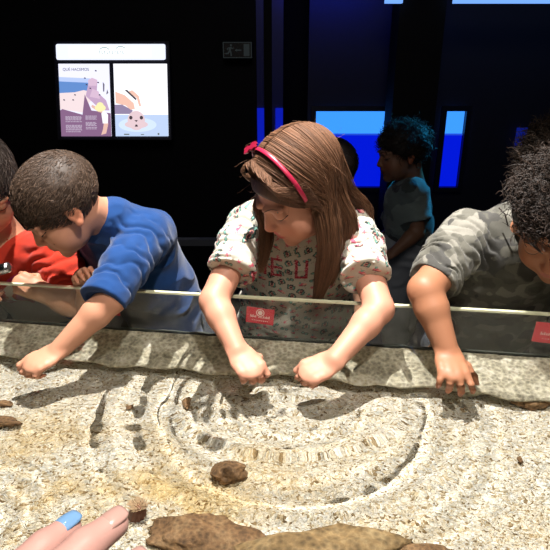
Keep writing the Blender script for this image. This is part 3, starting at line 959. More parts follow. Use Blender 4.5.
        ph = rng.uniform(0, 6.28, 3); am = .0016
        X += am*np.sin(np.linspace(0, rng.uniform(5, 12), 34)[:, None]+ph)*np.linspace(.1, 1, 34)[:, None]
        paths.append(X)
    V, Fq = strands(paths, .00115, .0004)
    cv = vary(len(paths), 34, 3, hc, .22, rng, hc*A(1.25, 1.2, 1.1))
    link_mesh('hair_strands', V, Fq, M_hair, hair, True, cv)['kind'] = 'stuff'
    # fringe swept back from the forehead to the ear, and loose fine hairs
    paths = []
    for n in range(760):
        u = rng.random(); x0 = rng.uniform(-.050, .055); 
        t = np.linspace(0, 1, 16)
        # starts under the headband, bows over the temple, runs back to her left ear
        a0 = A(x0, .052, .117-abs(x0)*.5); a1 = A(x0-.022, .086, .090-abs(x0)*.35+.006*rng.normal()); a2 = A(-.066-.006*rng.random(), .050, .045+.016*rng.normal()); a3 = A(-.085, .008, .014+.015*rng.normal())
        if x0 > .040: a1 = A(x0+.01, .085, .082); a2 = A(.060, .062, .050+.012*rng.normal()); a3 = A(.078, .02, .0+.015*rng.normal())
        B = ((1-t)**3)[:, None]*a0+(3*(1-t)**2*t)[:, None]*a1+(3*(1-t)*t**2)[:, None]*a2+(t**3)[:, None]*a3
        k0 = np.linalg.norm((B-cen)/(rr-.006), axis=1)[:, None]; B = np.where(k0 < 1, cen+(B-cen)/k0, B)
        B += .0015*np.sin(np.linspace(0, 8, 16)[:, None]+rng.uniform(0, 6, 3))
        paths.append(world(B))
    V, Fq = strands(paths, .0009, .0003)
    link_mesh('fringe', V, Fq, M_hair, hair, True, vary(len(paths), 16, 3, hc*1.25, .25, rng))['kind'] = 'stuff'
    paths = []
    for n in range(60):
        d = rng.normal(size=3); d[2] = abs(d[2])*.6; d /= np.linalg.norm(d); st = cen+d*rr
        t = np.linspace(0, 1, 12)[:, None]; g = rng.normal(size=3)*.012
        B = st+t*(g+d*.010)+t*t*A(*rng.normal(size=3)*.012); X = world(B); X[:, 2] -= (t[:, 0]**2)*.012
        paths.append(X)
    V, Fq = strands(paths, .0003, .00012); link_mesh('loose_hairs', V, Fq, M_hair, hair, True, vary(len(paths), 12, 3, hc*1.6, .2, rng))['kind'] = 'stuff'
    # headband with a flat bow
    mb = MB()
    th = np.linspace(-1.75, 1.75, 40)
    R1 = rr+.0045
    def hb(a, dy, lift):
        tilt = .03
        return world(cen+np.stack([-np.sin(a)*R1[0]*.95, .040+dy+0*a, np.cos(a)*R1[2]*.95], -1)*1.0*(1+lift))
    ring_ = [hb(th, -.0045, 0), hb(th, -.0032, .014), hb(th, .0032, .014), hb(th, .0045, 0), hb(th, .0032, -.02), hb(th, -.0032, -.02)]
    n = len(th); V = np.stack(ring_, 1).reshape(-1, 3); k = 6
    Fh = [[i*k+j, i*k+(j+1) % k, (i+1)*k+(j+1) % k, (i+1)*k+j] for i in range(n-1) for j in range(k)]
    o = empty('headband', world(A(0, .03, .12)))
    tag(o, 'crimson satin headband with a small flat bow worn by the long-haired girl', 'headband')
    msat = pmat('crimson_satin', (.34, .012, .045), .35, .5)
    link_mesh('band', V, Fh, msat, o, True)
    bw = world(cen+A(math.sin(.45)*R1[0], .044, math.cos(.45)*R1[2])*1.03)
    ex = M@nrm(A(.85, .45, -.40)); ey = M@nrm(A(.4, -.7, .5)); ez = nrm(np.cross(ex, ey))
    mb = MB()
    for q in (-1, 1):
        pts = [(0, -.003), (q*.008, -.007), (q*.019, -.006), (q*.020, .005), (q*.008, .007), (0, .003)]
        Vb = [bw+ex*a+ey*b_+ez*t_ for t_ in (-.0022, .0022) for a, b_ in pts]; m = len(pts)
        mb.add(Vb, [list(range(m)), list(range(2*m-1, m-1, -1))]+[[i, i+m, (i+1) % m+m, (i+1) % m] for i in range(m)])
    for q in (-.003, .003):
        mb.tube([bw-ex*.02+ey*q+ez*.003, bw+ex*.02+ey*q+ez*.003], .0012, 6)
    mb.tube([bw-ey*.006+ez*.003, bw+ey*.006+ez*.003], .0035, 8)
    mb.build('bow', msat, o)
girl()

# ================================================================== the boy in blue
def blue_boy():
    rng = np.random.default_rng(11)
    c = P(62, 206, 1.135); F = A(-.70, -.36, -.62); U = A(-.48, -.35, .80); s = .89
    neck = P(110, 220, 1.225); chest = P(124, 248, 1.29); hips = P(176, 400, 1.46); hips[2] = .60
    shL = P(146, 235, 1.225); shR = P(88, 240, 1.38)
    elL = P(112, 298, 1.035); wrL = PZ(60, 349, .790)
    elR = P(86, 318, 1.24); wrR = P(86, 290, 1.185)
    arms = [dict(elbow=elR, wrist=wrR, F=A(-.02, -.25, .9), N=A(-.5, .6, .2), side=-1, hs=.8, kw=dict(curl=(40, 60, 30))),
            dict(elbow=elL, wrist=wrL, F=PZ(25, 370, .766)-wrL, N=A(-.2, -.35, .95), side=1, t=1.0, hs=1.0,
                 kw=dict(curls=[(12, 60, 40), (30, 70, 40), (34, 75, 45), (36, 75, 45)], thumb=(.1, .9, -.55), tcurl=10))]
    root, HE, M, c, TM = person('boy in a blue sweatshirt bending over the rim with his left hand in the water', (c, F, U, s), neck, chest, hips, (shR, shL), arms,
        [(-.34, 1.55, 0), (-.18, 1.55, 0)], skin=(.47, .225, .14), lip=(.40, .09, .08), halfw=.12, depth=.6, brow=(.035, .022, .016), browr=.0019)
    blue = A(.008, .040, .145)
    def col(V):
        n = fbm(V*60, 2, 5); return np.clip(blue*(1+.10*n[:, None]), 0, 1)
    cu = P(104, 301, 1.03)
    mid = P(127, 264, 1.12)
    sl = [sleeve([shL, mid, cu], [.054, .050, .042]), sleeve([shR, (shR+elR)/2, elR], [.055, .050, .045])]
    hem = [band(cu-nrm(cu-mid)*.016, cu-mid, .0425, .017, .0045)]
    sd = [(shL, cu-nrm(cu-mid)*.034, sleeve_folds(shL, cu, .0045, 85, 3, 1.1))]
    hood = [cap(P(113, 219, 1.215), P(126, 220, 1.27), .054, .048, .02), cap(neck+A(-.02, .0, -.01), chest, .05, .08, .03), cap(shL, chest, .055, .07, .03), cap(shR, chest, .05, .07, .03),
            cap(shL+A(.0, .07, -.02), P(180, 300, 1.38), .055, .06, .05)]
    shirt(root, (chest, P(178, 352, 1.40), .118, .108), TM, sl, sd, hem, M_cloth, col, h=.0024, depth=.62, collar=hood, tfold=(.006, (9, 9, 14), 8), name='sweatshirt',
          cut=lambda p: glass_y(p[:, 0])+.034-p[:, 1]-np.clip(p[:, 2]-.85, 0, 1)*20)
    # pale t-shirt rim at the neck
    tn = P(101, 203, 1.19)
    MB().tube([tn+A(-.004, .02, .004), tn+A(.006, 0, .0), tn+A(.004, -.01, -.012)], .003, 8).build('collar', pmat('white_cotton', (.7, .68, .65), .9), root, True)
    hc = A(.058, .036, .024)
    capc = hair_cap(c, M, s, [((0, .080, .054), (0, .46, -.9))], .0105, bump=.0016)
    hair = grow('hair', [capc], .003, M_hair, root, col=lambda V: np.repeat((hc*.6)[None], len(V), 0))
    pth = scalp_fibres(c, M, s, 5200, .01, rng, lambda D: (D[:, 2] > -.22+.60*D[:, 1]), .028, 9, flow=(0, .8, -.25), lift=.02, jitter=.30)
    V, Fq = strands(pth, .0010, .0003)
    link_mesh('hair_strands', V, Fq, M_hair, hair, True, vary(len(pth), 9, 3, hc, .3, rng, hc*1.5))['kind'] = 'stuff'
blue_boy()

# ================================================================== the boy in camouflage
def camo_col(seed, cols, sc=16):
    def f(V):
        a = fbm(V*sc, 2, seed); b = fbm(V*sc*.8+7, 2, seed+11); out = np.repeat(A(*cols[0])[None], len(V), 0)
        out[a > .22] = cols[1]; out[b > .30] = cols[2]; out[(a < -.38)] = cols[3]
        return out*(1+.06*vnoise(V*500, 2))[:, None]
    return f
def curls(c, M, s, n, rng, keep, rad=.0045, length=.045, hc=(.03, .02, .015), r=.0008, rr=(.073, .09, .076), out_=.028, cen=(0, -.014, .035)):
    cen = A(*cen); rr = A(*rr)
    D = rng.normal(size=(n*5, 3)); D /= np.linalg.norm(D, axis=1)[:, None]; D = D[keep(D)][:n]; m = len(D)
    t = np.linspace(0, 1, 20)
    nrmv = D/rr; nrmv /= np.linalg.norm(nrmv, axis=1)[:, None]
    T1 = np.cross(nrmv, rng.normal(size=(m, 3))); T1 /= np.linalg.norm(T1, axis=1)[:, None]; T2 = np.cross(nrmv, T1)
    R = rad*(.6+.8*rng.random(m)); turns = rng.uniform(1.5, 2.6, m)*2*math.pi; ln = out_*(.35+.75*rng.random(m))
    st = cen+D*(rr+.002)
    sw = rng.normal(size=(m, 3))*.012
    X = st[:, None]+nrmv[:, None]*(ln[:, None]*t)[..., None]+sw[:, None]*(t**2)[None, :, None]
    a = turns[:, None]*t
    g = (R[:, None]*np.minimum(1, t*4))
    X = X+(g*np.cos(a))[..., None]*T1[:, None]+(g*np.sin(a))[..., None]*T2[:, None]
    return c+(X*s)@M.T
def camo_boy():
    rng = np.random.default_rng(21)
    c = A(.553, 1.055, 1.040); F = A(-.36, -.70, -.62); U = A(-.33, -.50, .80); s = 1.03
    neck = P(520, 228, 1.17); chest = P(508, 262, 1.20); hips = A(.56, 1.38, .60)
    shR = P(470, 238, 1.185); shL = P(585, 268, 1.20)
    elR = P(425, 290, 1.045); wrR = PZ(447, 350, .792)
    arms = [dict(elbow=elR, wrist=wrR, F=PZ(456, 382, .764)-wrR, N=A(0, -.55, .85), side=-1, t=1.14, hs=1.02,
                 kw=dict(curls=[(20, 30, 20), (26, 34, 20), (28, 34, 20), (22, 30, 18)], spread=11, thumb=(.85, .45, -.45), tcurl=20)),
            dict(elbow=P(600, 330, 1.15), wrist=P(592, 360, 1.05), F=A(-.1, -1, -.3), N=A(0, -.4, .9), side=1)]
    def stamp(V, out):
        p = PW(452, 370, .752); w = np.exp(-((np.linalg.norm(V-p, axis=1)/.005)**4))[:, None]*.5; out[:] = out*(1-w)+A(.45, .2, .5)*w
    root, HE, M, c, TM = person('curly-haired boy in a grey camouflage shirt reaching into the water at the right', (c, F, U, s), neck, chest, hips, (shR, shL), arms,
        [(.46, 1.45, 0), (.66, 1.45, 0)], skin=(.32, .14, .075), lip=(.38, .12, .09), halfw=.14, depth=.6, brow=(.02, .013, .01), browr=.0018, extra_skin=stamp, blush=(.04, -.01, -.01))
    cols = [(.125, .12, .10), (.22, .21, .18), (.062, .06, .055), (.09, .087, .073)]
    cc = camo_col(4, [A(*q) for q in cols], 30)
    cu = P(433, 281, 1.085)
    def col(V):
        out = cc(V); return out
    sl = [sleeve([shR, (shR+cu)/2+A(-.004, 0, .010), cu], [.058, .055, .050]), sleeve([shL, P(600, 320, 1.17)], [.055, .05])]
    hem = [band(cu-nrm(cu-shR)*.008, cu-shR, .0495, .008, .0035)]
    sd = [(shR, cu-nrm(cu-shR)*.016, sleeve_folds(shR, cu, .0065, 150, 8, 1.4))]
    shirt(root, (chest, hips+A(-.02, -.08, .10), .135, .15), TM, sl, sd, hem, M_cloth, col, h=.0024, depth=.58,
          collar=[cap(neck+A(-.01, .0, -.006), chest, .060, .09, .03), cap(shR, chest, .055, .08, .03), cap(shL, chest, .055, .08, .03), cap(neck+A(-.035, .03, .01), neck+A(.03, .05, .02), .03, .03, .02)], tfold=(.006, (10, 10, 15), 18),
          cut=lambda p: glass_y(p[:, 0])+.034-p[:, 1]-np.clip(p[:, 2]-.86, 0, 1)*20)
    # thin dark cord at the neck
    a, b_ = P(503, 207, 1.10), P(500, 232, 1.125)
    MB().tube([P(499, 208, 1.12), P(505, 214, 1.10), P(508, 226, 1.10)], .0014, 6).build('neck_cord', M_lash, root, True)
    hc = A(.016, .0105, .008)
    capc = hair_cap(c, M, s, [((0, .074, .045), (0, .55, -.83)), ((0, -.08, -.03), (0, -.3, -1))], .009, bump=.003)
    hair = grow('hair', [capc], .003, M_hair, root, col=lambda V: np.repeat((hc*.6)[None], len(V), 0))
    pth = curls(c, M, s, 3300, rng, lambda D: (D[:, 2] > np.maximum(-.6+.75*D[:, 1], -.8)) & ~((D[:, 0] > .72) & (D[:, 2] < .25) & (D[:, 1] > -.35)), out_=.020, rad=.0055)
    V, Fq = strands(pth, .0009, .0006)
    link_mesh('hair_curls', V, Fq, M_hair, hair, True, vary(len(pth), 20, 3, hc, .4, rng, hc*2.0))['kind'] = 'stuff'
camo_boy()

# ================================================================== the child in red at the left edge
def red_child():
    rng = np.random.default_rng(31)
    c = P(-22, 186, 1.25); F = A(.42, -.72, -.50); U = A(.25, -.42, .86); s = 1.0
    neck = P(4, 240, 1.33); chest = P(10, 265, 1.35); hips = A(-.66, 1.5, .60)
    shL = P(52, 249, 1.31); shR = P(-45, 262, 1.36)
    elL = P(74, 303, 1.225); wrL = P(42, 292, 1.205)
    arms = [dict(elbow=P(-60, 310, 1.28), wrist=P(-30, 300, 1.22), F=A(.6, -.3, .3), N=A(0, -.5, .8), side=-1),
            dict(elbow=elL, wrist=wrL, F=P(14, 280, 1.20)-wrL, N=A(.0, -.75, .65), side=1, t=1.15, hs=.92, kw=dict(curl=(62, 80, 50), thumb=(.7, .6, -.4), tcurl=50))]
    root, HE, M, c, TM = person('dark-haired child in a red shirt at the left edge, fist at the glass rim', (c, F, U, s), neck, chest, hips, (shR, shL), arms,
        [(-.72, 1.55, 0), (-.56, 1.55, 0)], skin=(.42, .20, .12), lip=(.42, .14, .1), halfw=.125, depth=.55, brow=(.02, .013, .01))
    red = A(.46, .032, .015)
    g0 = P(22, 305, 1.22)
    def col(V):
        out = np.repeat(red[None], len(V), 0)*(1+.06*fbm(V*50, 2, 2))[:, None]
        q = np.hypot(V[:, 0]-g0[0], (V[:, 2]-g0[2])); a = np.arctan2(V[:, 2]-g0[2], V[:, 0]-g0[0])
        front = (V[:, 1] < 1.32)
        sw = np.sin(q*130-a*2+fbm(V*25, 1, 9)*1.2)
        out[front & (q < .065) & (sw > .25)] = A(.68, .58, .52); out[front & (q < .065) & (sw < -.55)] = A(.45, .03, .14)
        return out
    cu = P(70, 291, 1.25)
    sl = [sleeve([shL, (shL+cu)/2+A(.006, 0, 0), cu], [.052, .052, .050]), sleeve([shR, P(-60, 300, 1.30)], [.05, .05])]
    sd = [(shL, cu, sleeve_folds(shL, cu, .005, 120, 5))]
    shirt(root, (chest+A(0, 0, -.01), hips+A(0, -.02, .10), .122, .13), TM, sl, sd, [], M_cloth, col, h=.003, depth=.52,
          collar=[cap(neck+A(0, .0, -.02), chest, .048, .08, .03), cap(shL, chest, .048, .08, .03), cap(shR, chest, .05, .08, .03)], tfold=(.005, (12, 12, 18), 28), name='red_shirt',
          cut=lambda p: glass_y(p[:, 0])+.034-p[:, 1]-np.clip(p[:, 2]-.86, 0, 1)*20)
    hc = A(.026, .017, .013)
    capc = hair_cap(c, M, s, [((0, .074, .050), (0, .55, -.83)), ((0, -.08, -.06), (0, -.3, -1))], .011, bump=.002)
    hair = grow('hair', [capc], .0035, M_hair, root, col=lambda V: np.repeat((hc*.6)[None], len(V), 0))
    pth = scalp_fibres(c, M, s, 3000, .01, rng, lambda D: (D[:, 2] > -.1+.5*D[:, 1]), .05, 9, flow=(.3, .4, -.6), lift=.02, jitter=.25)
    V, Fq = strands(pth, .0010, .0003); link_mesh('hair_strands', V, Fq, M_hair, hair, True, vary(len(pth), 9, 3, hc, .3, rng, hc*1.5))['kind'] = 'stuff'
    # the silver tube in the fist
    a, b_ = P(-6, 272, 1.19), P(9, 267, 1.17)
    o = empty('silver_tube', a); tag(o, 'short silver metal tube held by the child in red above the glass rim', 'metal tube')
    steel = pmat('brushed_steel', (.55, .55, .58), .25, .5, 1)
    MB().tube([a, a+(b_-a)*.6, b_-(b_-a)*.1, b_], [.012, .012, .0125, .0105], 20).build('barrel', steel, o, True)
    n = nrm(b_-a); MB().tube([b_-n*.001, b_+n*.0006], .0065, 16).build('opening', M_lash, o)
red_child()

# ================================================================== people in the dark behind
def dark_boy():
    rng = np.random.default_rng(41)
    c = P(402, 153, 2.2); F = A(-.97, -.12, -.18); U = A(-.18, 0, .98); s = .98
    neck = P(411, 182, 2.23); chest = P(407, 205, 2.22); hips = A(P(404, 270, 2.24)[0], 2.24, .58)
    shL = P(414, 193, 2.15); shR = P(402, 198, 2.31)
    elL = P(417, 232, 2.12); wrL = P(394, 252, 2.07)
    arms = [dict(elbow=P(390, 235, 2.33), wrist=P(372, 245, 2.25), F=A(-.8, -.2, .1), N=A(0, 0, 1), side=-1),
            dict(elbow=elL, wrist=wrL, F=A(-.8, -.2, -.3), N=A(0, -.4, .9), side=1)]
    root, HE, M, c, TM = person('dark-haired boy standing in profile before the blue aquarium window', (c, F, U, s), neck, chest, hips, (shR, shL), arms,
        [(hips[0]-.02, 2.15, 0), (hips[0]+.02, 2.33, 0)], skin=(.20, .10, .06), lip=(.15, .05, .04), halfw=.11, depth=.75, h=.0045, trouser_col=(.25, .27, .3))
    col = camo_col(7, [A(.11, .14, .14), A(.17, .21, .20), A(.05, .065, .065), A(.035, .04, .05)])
    cu = P(417, 218, 2.14)
    sl = [sleeve([shL, cu], [.055, .056]), sleeve([shR, P(392, 222, 2.33)], [.052, .054])]
    shirt(root, (chest, hips+A(0, 0, .10), .115, .125), TM, sl, [], [], M_cloth, col, h=.005, depth=.8, collar=[cap(neck, chest, .05, .08, .03), cap(shL, shR, .05, .05, .03)])
    hc = A(.02, .014, .012)
    hair = grow('hair', [hair_cap(c, M, s, [((0, .074, .035), (0, .55, -.83)), ((0, -.08, -.06), (0, -.3, -1))], .012, bump=.003)], .005, M_hair, root, col=lambda V: np.repeat((hc*.6)[None], len(V), 0))
    pth = curls(c, M, s, 1500, rng, lambda D: (D[:, 2] > -.7+.78*D[:, 1]), out_=.017, rad=.006)
    V, Fq = strands(pth, .0015, .001); link_mesh('hair_curls', V, Fq, M_hair, hair, True, vary(len(pth), 20, 3, hc, .3, rng))['kind'] = 'stuff'
dark_boy()
def dark_child(px, py, Y, label, F, curly, s=1.0, hc=(.02, .014, .012), side=1, group=None, skin=(.3, .16, .1), sp=(0, 0), n=1500, out_=.03):
    rng = np.random.default_rng(int(px))
    c = P(px, py, Y); U = A(0, -.15, .98)
    neck = c+A(0, .04, -.15); chest = neck+A(0, .03, -.10); hips = A(chest[0], chest[1]+.05, .58)
    shR = neck+A(-.10, .02, -.045); shL = neck+A(.10, .02, -.045)
    arms = [dict(elbow=shR+A(-.03, .01, -.19), wrist=shR+A(-.01, -.08, -.34), F=A(.1, -.3, -1), N=A(-1, 0, 0), side=-1),
            dict(elbow=shL+A(.03, .01, -.19), wrist=shL+A(.01, -.08, -.34), F=A(-.1, -.3, -1), N=A(1, 0, 0), side=1)]
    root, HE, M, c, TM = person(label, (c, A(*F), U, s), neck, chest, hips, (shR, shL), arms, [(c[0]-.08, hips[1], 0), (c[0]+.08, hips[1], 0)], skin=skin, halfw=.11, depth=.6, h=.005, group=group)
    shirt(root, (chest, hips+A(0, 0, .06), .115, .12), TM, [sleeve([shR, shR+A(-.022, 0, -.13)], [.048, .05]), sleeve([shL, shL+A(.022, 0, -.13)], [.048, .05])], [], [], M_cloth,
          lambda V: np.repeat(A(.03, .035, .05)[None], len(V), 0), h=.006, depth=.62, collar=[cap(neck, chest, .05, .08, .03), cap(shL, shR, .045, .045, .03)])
    hc = A(*hc)
    hair = grow('hair', [hair_cap(c, M, s, [((0, .074, .045), (0, .55, -.83)), ((0, -.08, -.06), (0, -.3, -1))], .012, bump=.003)], .005, M_hair, root, col=lambda V: np.repeat((hc*.6)[None], len(V), 0))
    if curly:
        pth = curls(c, M, s, n, rng, lambda D: (D[:, 2] > -.6+.78*D[:, 1]), out_=out_, rad=.005)
        V, Fq = strands(pth, .0009, .0006); link_mesh('hair_curls', V, Fq, M_hair, hair, True, vary(len(pth), 20, 3, hc, .35, rng, hc*1.9))['kind'] = 'stuff'
    else:
        pth = scalp_fibres(c, M, s, 1200, .01, rng, lambda D: (D[:, 2] > -.1+.5*D[:, 1]), .04, 8, flow=(0, .6, -.5), lift=.02)
        V, Fq = strands(pth, .0012, .0006); link_mesh('hair_strands', V, Fq, M_hair, hair, True, vary(len(pth), 8, 3, hc, .3, rng))['kind'] = 'stuff'
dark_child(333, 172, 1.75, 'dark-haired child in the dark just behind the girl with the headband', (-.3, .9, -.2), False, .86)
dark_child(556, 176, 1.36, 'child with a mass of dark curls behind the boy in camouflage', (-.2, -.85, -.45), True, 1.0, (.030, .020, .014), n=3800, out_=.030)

# ================================================================== the photographer's hand at the lower left
def near_hand():
    s = 1.22
    tipI = P(75, 544, .198)
    fw_ = A(0, math.cos(PITCH), -math.sin(PITCH)); up_ = A(0, math.sin(PITCH), math.cos(PITCH)); rt_ = A(1, 0, 0)
    F = nrm(rt_*.55+fw_*.55+up_*.50); N = nrm(-fw_*.50+up_*.82+rt_*-.22); M = frame(F, N)
    w = tipI-M@(A(-.0225, .101, -.009)*s)
    # build an adult hand, palm up towards the water, index finger on top
    e, tips = hand_ents(w, F, N, s, -1, curls=[(6, 8, 6), (-2, 12, 8), (-2, 12, 8), (2, 14, 10)], spread=7, thumb=(.7, .6, -.3), tcurl=15)
    arm = cap(w-F*.26+A(-.02, 0, -.06), w, .040, .027, .02)
    root = empty('person', w-F*.2); tag(root, 'adult hand with pale blue nail polish reaching in close at the lower left', 'person')
    def col(V):
        return np.clip(np.repeat(A(.74, .42, .36)[None], len(V), 0)*(1+.05*fbm(V*60, 2, 3))[:, None], 0, 1)
    grow('hand', e+[arm], .0018, M_skin, root, col=col, it=2)
    nm = pmat('pale_blue_nail_polish', (.22, .42, .72), .15, .6)
    nat = pmat('natural_nail', (.70, .42, .36), .25, .5)
    for ti, (t3, t2, r) in enumerate(tips):
        d = nrm(t3-t2); up = nrm(M[:, 2]-(M[:, 2]@d)*d); Mn = frame(d, up)
        V = []; F_ = []
        nu, nv = 12, 12
        for i in range(nu):
            for j in range(nv):
                u = -1+2*i/(nu-1); v = -1+2*j/(nv-1); k = math.sqrt(max(0, 1-.0*u*u))
                wd = .86*(1-.35*abs(v)**3)
                ang = u*wd*1.15
                p = t3-d*.002+Mn@A(math.sin(ang)*r*1.10, v*.0055*s+.001, math.cos(ang)*r*1.10-(.0009 if v > 0 else .0013)*abs(v)**2)
                V.append(p)
        F_ = grid(nv, nu)
        o = link_mesh('fingernail', V, F_, nm if ti == 0 else nat, root); o['label'] = 'pale blue polished fingernail' if ti == 0 else 'bare fingernail'
        sd = o.modifiers.new('s', 'SOLIDIFY'); sd.thickness = .0008; sd.offset = 1
    return tips, w
near_hand()

# small ribbed stump with a pale top beside the fingers
def stump():
    c = PW(137, 517, ZG)
    root = empty('tube_anemone', c); tag(root, 'small ribbed brown tube creature with pale tan crown on the gravel behind the hand', 'sea animal')
    n = 48; V = []; F_ = []
    prof = [(.0115, 0), (.013, .006), (.0125, .014), (.0115, .022), (.011, .028)]
    for r, z in prof:
        for k in range(n):
            a = 2*math.pi*k/n; rr_ = r*(1+.10*math.cos(12*a)); V.append(c+A(rr_*math.cos(a)+z*.15, rr_*math.sin(a), z))
    m = len(prof); F_ = [[i*n+k, i*n+(k+1) % n, (i+1)*n+(k+1) % n, (i+1)*n+k] for i in range(m-1) for k in range(n)]+[list(range((m-1)*n, m*n))]
    link_mesh('body', V, F_, pmat('ribbed_brown', (.16, .055, .028), .6), root, caustic=True)
    rng = np.random.default_rng(2); pt = []
    for k in range(90):
        a = rng.uniform(0, 6.28); r = .010*math.sqrt(rng.random()); t = np.linspace(0, 1, 7)[:, None]
        b = c+A(.0042+r*math.cos(a), r*math.sin(a), .026)
        pt.append(b+t*A(.005*math.cos(a), .005*math.sin(a), .011)+t*t*A(.003*math.cos(a), .003*math.sin(a), -.001))
    V, Fq = strands(pt, .0011, .0006, 4)
    link_mesh('crown', V, Fq, pmat('pale_tan', (.62, .45, .28), .6), root, caustic=True)
stump()

# ================================================================== the dark room behind: lit board, exit sign, doorway, aquarium windows
YW = 3.3
def W2(px, py, Y=YW): 
    p = P(px, py, Y); return p[0], p[2]
def board():
    TILT = math.tan(math.radians(15)); zc = W2(112, 90)[1]
    def bz(py):
        v = (275-py)/FPX; dy, dz = math.cos(PITCH)+v*math.sin(PITCH), -math.sin(PITCH)+v*math.cos(PITCH)
        t = (YW+TILT*(CAMZ-zc))/(dy-TILT*dz); return CAMZ+dz*t
    x0, x1 = W2(57.5, 90)[0], W2(168, 90)[0]; z1, z0 = bz(43), bz(138)
    cx = (x0+x1)/2; root = empty('information_board', (cx, YW, z0)); tag(root, 'lit information board with a header and two illustrated panels on the dark wall', 'sign')
    class TB(MB):
        def build(s, *a, **k):
            s.V = [v+np.stack([0*v[:, 2], TILT*(v[:, 2]-zc), 0*v[:, 2]], 1) for v in s.V]; return MB.build(s, *a, **k)
    # everything in board units: u 0..1 over width, v 0..1 up
    Wd, Hd = x1-x0, z1-z0
    def q(u, v): return (x0+u*Wd, z0+v*Hd)
    def rectp(u0, v0, u1, v1): return [q(u0, v0), q(u1, v0), q(u1, v1), q(u0, v1)]
    cs = pmat('board_case', (.012, .013, .03), .5)
    MB().box((cx-.05, YW+.05, zc-.08), (cx+.05, YW+.12, zc+.08)).build('bracket', M_black, root)
    TB().prism(rectp(-.02, -.02, 1.02, 1.02), YW+.002, YW+.06).build('case', cs, root)
    def pan(name, polys, colr, st=1.0, d=0, parent=root):
        mb = TB()
        for pl in polys: mb.prism(pl, YW-.004-.0006*d, YW+.002-.0006*d)
        return mb.build(name, emat('lit_'+name, colr, st), parent)
    def rr_(u0, v0, u1, v1, r):
        pts = []
        for cxx, cy, a0 in ((u1-r*.9, v0+r, -90), (u1-r*.9, v1-r, 0), (u0+r*.9, v1-r, 90), (u0+r*.9, v0+r, 180)):
            for i in range(6):
                a = math.radians(a0+i*18); pts.append(q(cxx+r*.9*math.cos(a), cy+r*math.sin(a)))
        return pts
    hd = pan('header_panel', [rr_(.005, .825, .985, .99, .02)], (.80, .84, 1.0), 1.0)
    pan('header_glow', [rr_(.12, .85, .86, .975, .02)], (.97, .97, 1.0), 1.15, 1, hd)
    # logo arcs and letters of the header
    arcs = []
    for cu, cv, ru in ((.44, .905, .05), (.585, .915, .05)):
        pts = [(cu+ru*math.cos(a), cv+.05*math.sin(a)) for a in np.linspace(2.7, .5, 9)]
        for i in range(8):
            (a, b), (c, d) = pts[i], pts[i+1]; arcs.append([q(a, b-.006), q(c, d-.006), q(c, d+.006), q(a, b+.006)])
    lets = []
    for i, u in enumerate(np.linspace(.39, .60, 10)):
        lets.append(rectp(u, .888, u+.006, .92)); 
        if i % 2: lets.append(rectp(u, .888, u+.016, .894))
        else: lets.append(rectp(u, .914, u+.016, .92))
    pan('header_logo', arcs+lets, (.45, .60, .62), .75, 2, hd)
    # left panel
    L0, L1, V0, V1 = .02, .475, .02, .785
    lp = pan('left_panel', [rectp(L0, V0, L1, V1)], (.80, .80, .95), 1.0)
    def lu(a, b): return q(L0+(L1-L0)*a, V0+(V1-V0)*b)
    def poly(pts): return [lu(a, b) for a, b in pts]
    pan('sea', [poly([(0, .60), (.62, .60), (.62, .74), (0, .76)])], (.13, .27, .62), .9, 1, lp)
    pan('far_sky', [poly([(0, .76), (.62, .74), (.62, .80), (0, .82)])], (.45, .55, .85), 1, 1, lp)
    pan('beach', [poly([(0, .60), (.3, .61), (.48, .64), (.62, .62), (.66, .52), (.52, .42), (.45, .33), (0, .38)])], (.85, .70, .72), .95, 2, lp)
    pan('dark_ground', [poly([(0, 0), (1, 0), (1, .32), (.62, .36), (.5, .58), (.44, .30), (.04, .38), (0, .36)])], (.30, .16, .30), .75, 3, lp)
    pan('cliff', [poly([(.52, .56), (.60, .78), (.68, .80), (.76, .76), (.74, .62), (.92, .50), (.98, .36), (.80, .36), (.7, .44)])], (.56, .38, .56), .9, 4, lp)
    pan('rocks', [poly([(.58, .70), (.74, .70), (.76, .78), (.66, .81), (.58, .78)]), poly([(.60, .55), (.80, .52), (.78, .62), (.66, .66)])], (.70, .50, .66), .9, 5, lp)
    hat = [lu(.80+.11*math.cos(a), .395+.05*math.sin(a)) for a in np.linspace(0, 6.283, 16, endpoint=False)]
    hat2 = [lu(.80+.07*math.cos(a), .43+.045*math.sin(a)) for a in np.linspace(0, 6.283, 14, endpoint=False)]
    pan('yellow_hat', [hat, hat2], (.88, .82, .42), .95, 6, lp)
    pan('white_clothes', [poly([(.84, .18), (.94, .18), (.95, .30), (.88, .36), (.82, .32)])], (.92, .90, .95), 1, 6, lp)
    pan('figure_arm', [poly([(.86, .32), (.80, .38), (.64, .44), (.62, .41), (.76, .34)])], (.80, .50, .42), .9, 5, lp)
    pan('figure_legs', [poly([(.80, .02), (.90, .04), (.95, .18), (.86, .18), (.84, .10)])], (.80, .50, .42), .9, 5, lp)
    birds = [rectp_ for rectp_ in [poly([(a, b), (a+.035, b-.005), (a+.03, b+.012), (a+.005, b+.015)]) for a, b in ((.07, .50), (.25, .50), (.29, .57), (.53, .71), (.76, .74), (.60, .66), (.78, .57), (.72, .90), (.50, .80))]]
    for bb in birds: pan('bird', [bb], (.10, .08, .14), .6, 7, lp)
    pan('curved_line', [poly([(.87, .62), (.89, .62), (.90, .72), (.87, .75)]), poly([(.93, .58), (.97, .60), (.95, .65)])], (.25, .22, .30), .6, 7, lp)
    # paragraphs of small type as rows of short strokes
    def rows(x0_, x1_, ys, seed, hgt=.008):
        r = random.Random(seed); out = []
        for y_ in ys:
            u = x0_
            while u < x1_-.02:
                wl = r.uniform(.02, .06); wl = min(wl, x1_-u); out.append((u, y_, u+wl, y_+hgt)); u += wl+.012
        return out
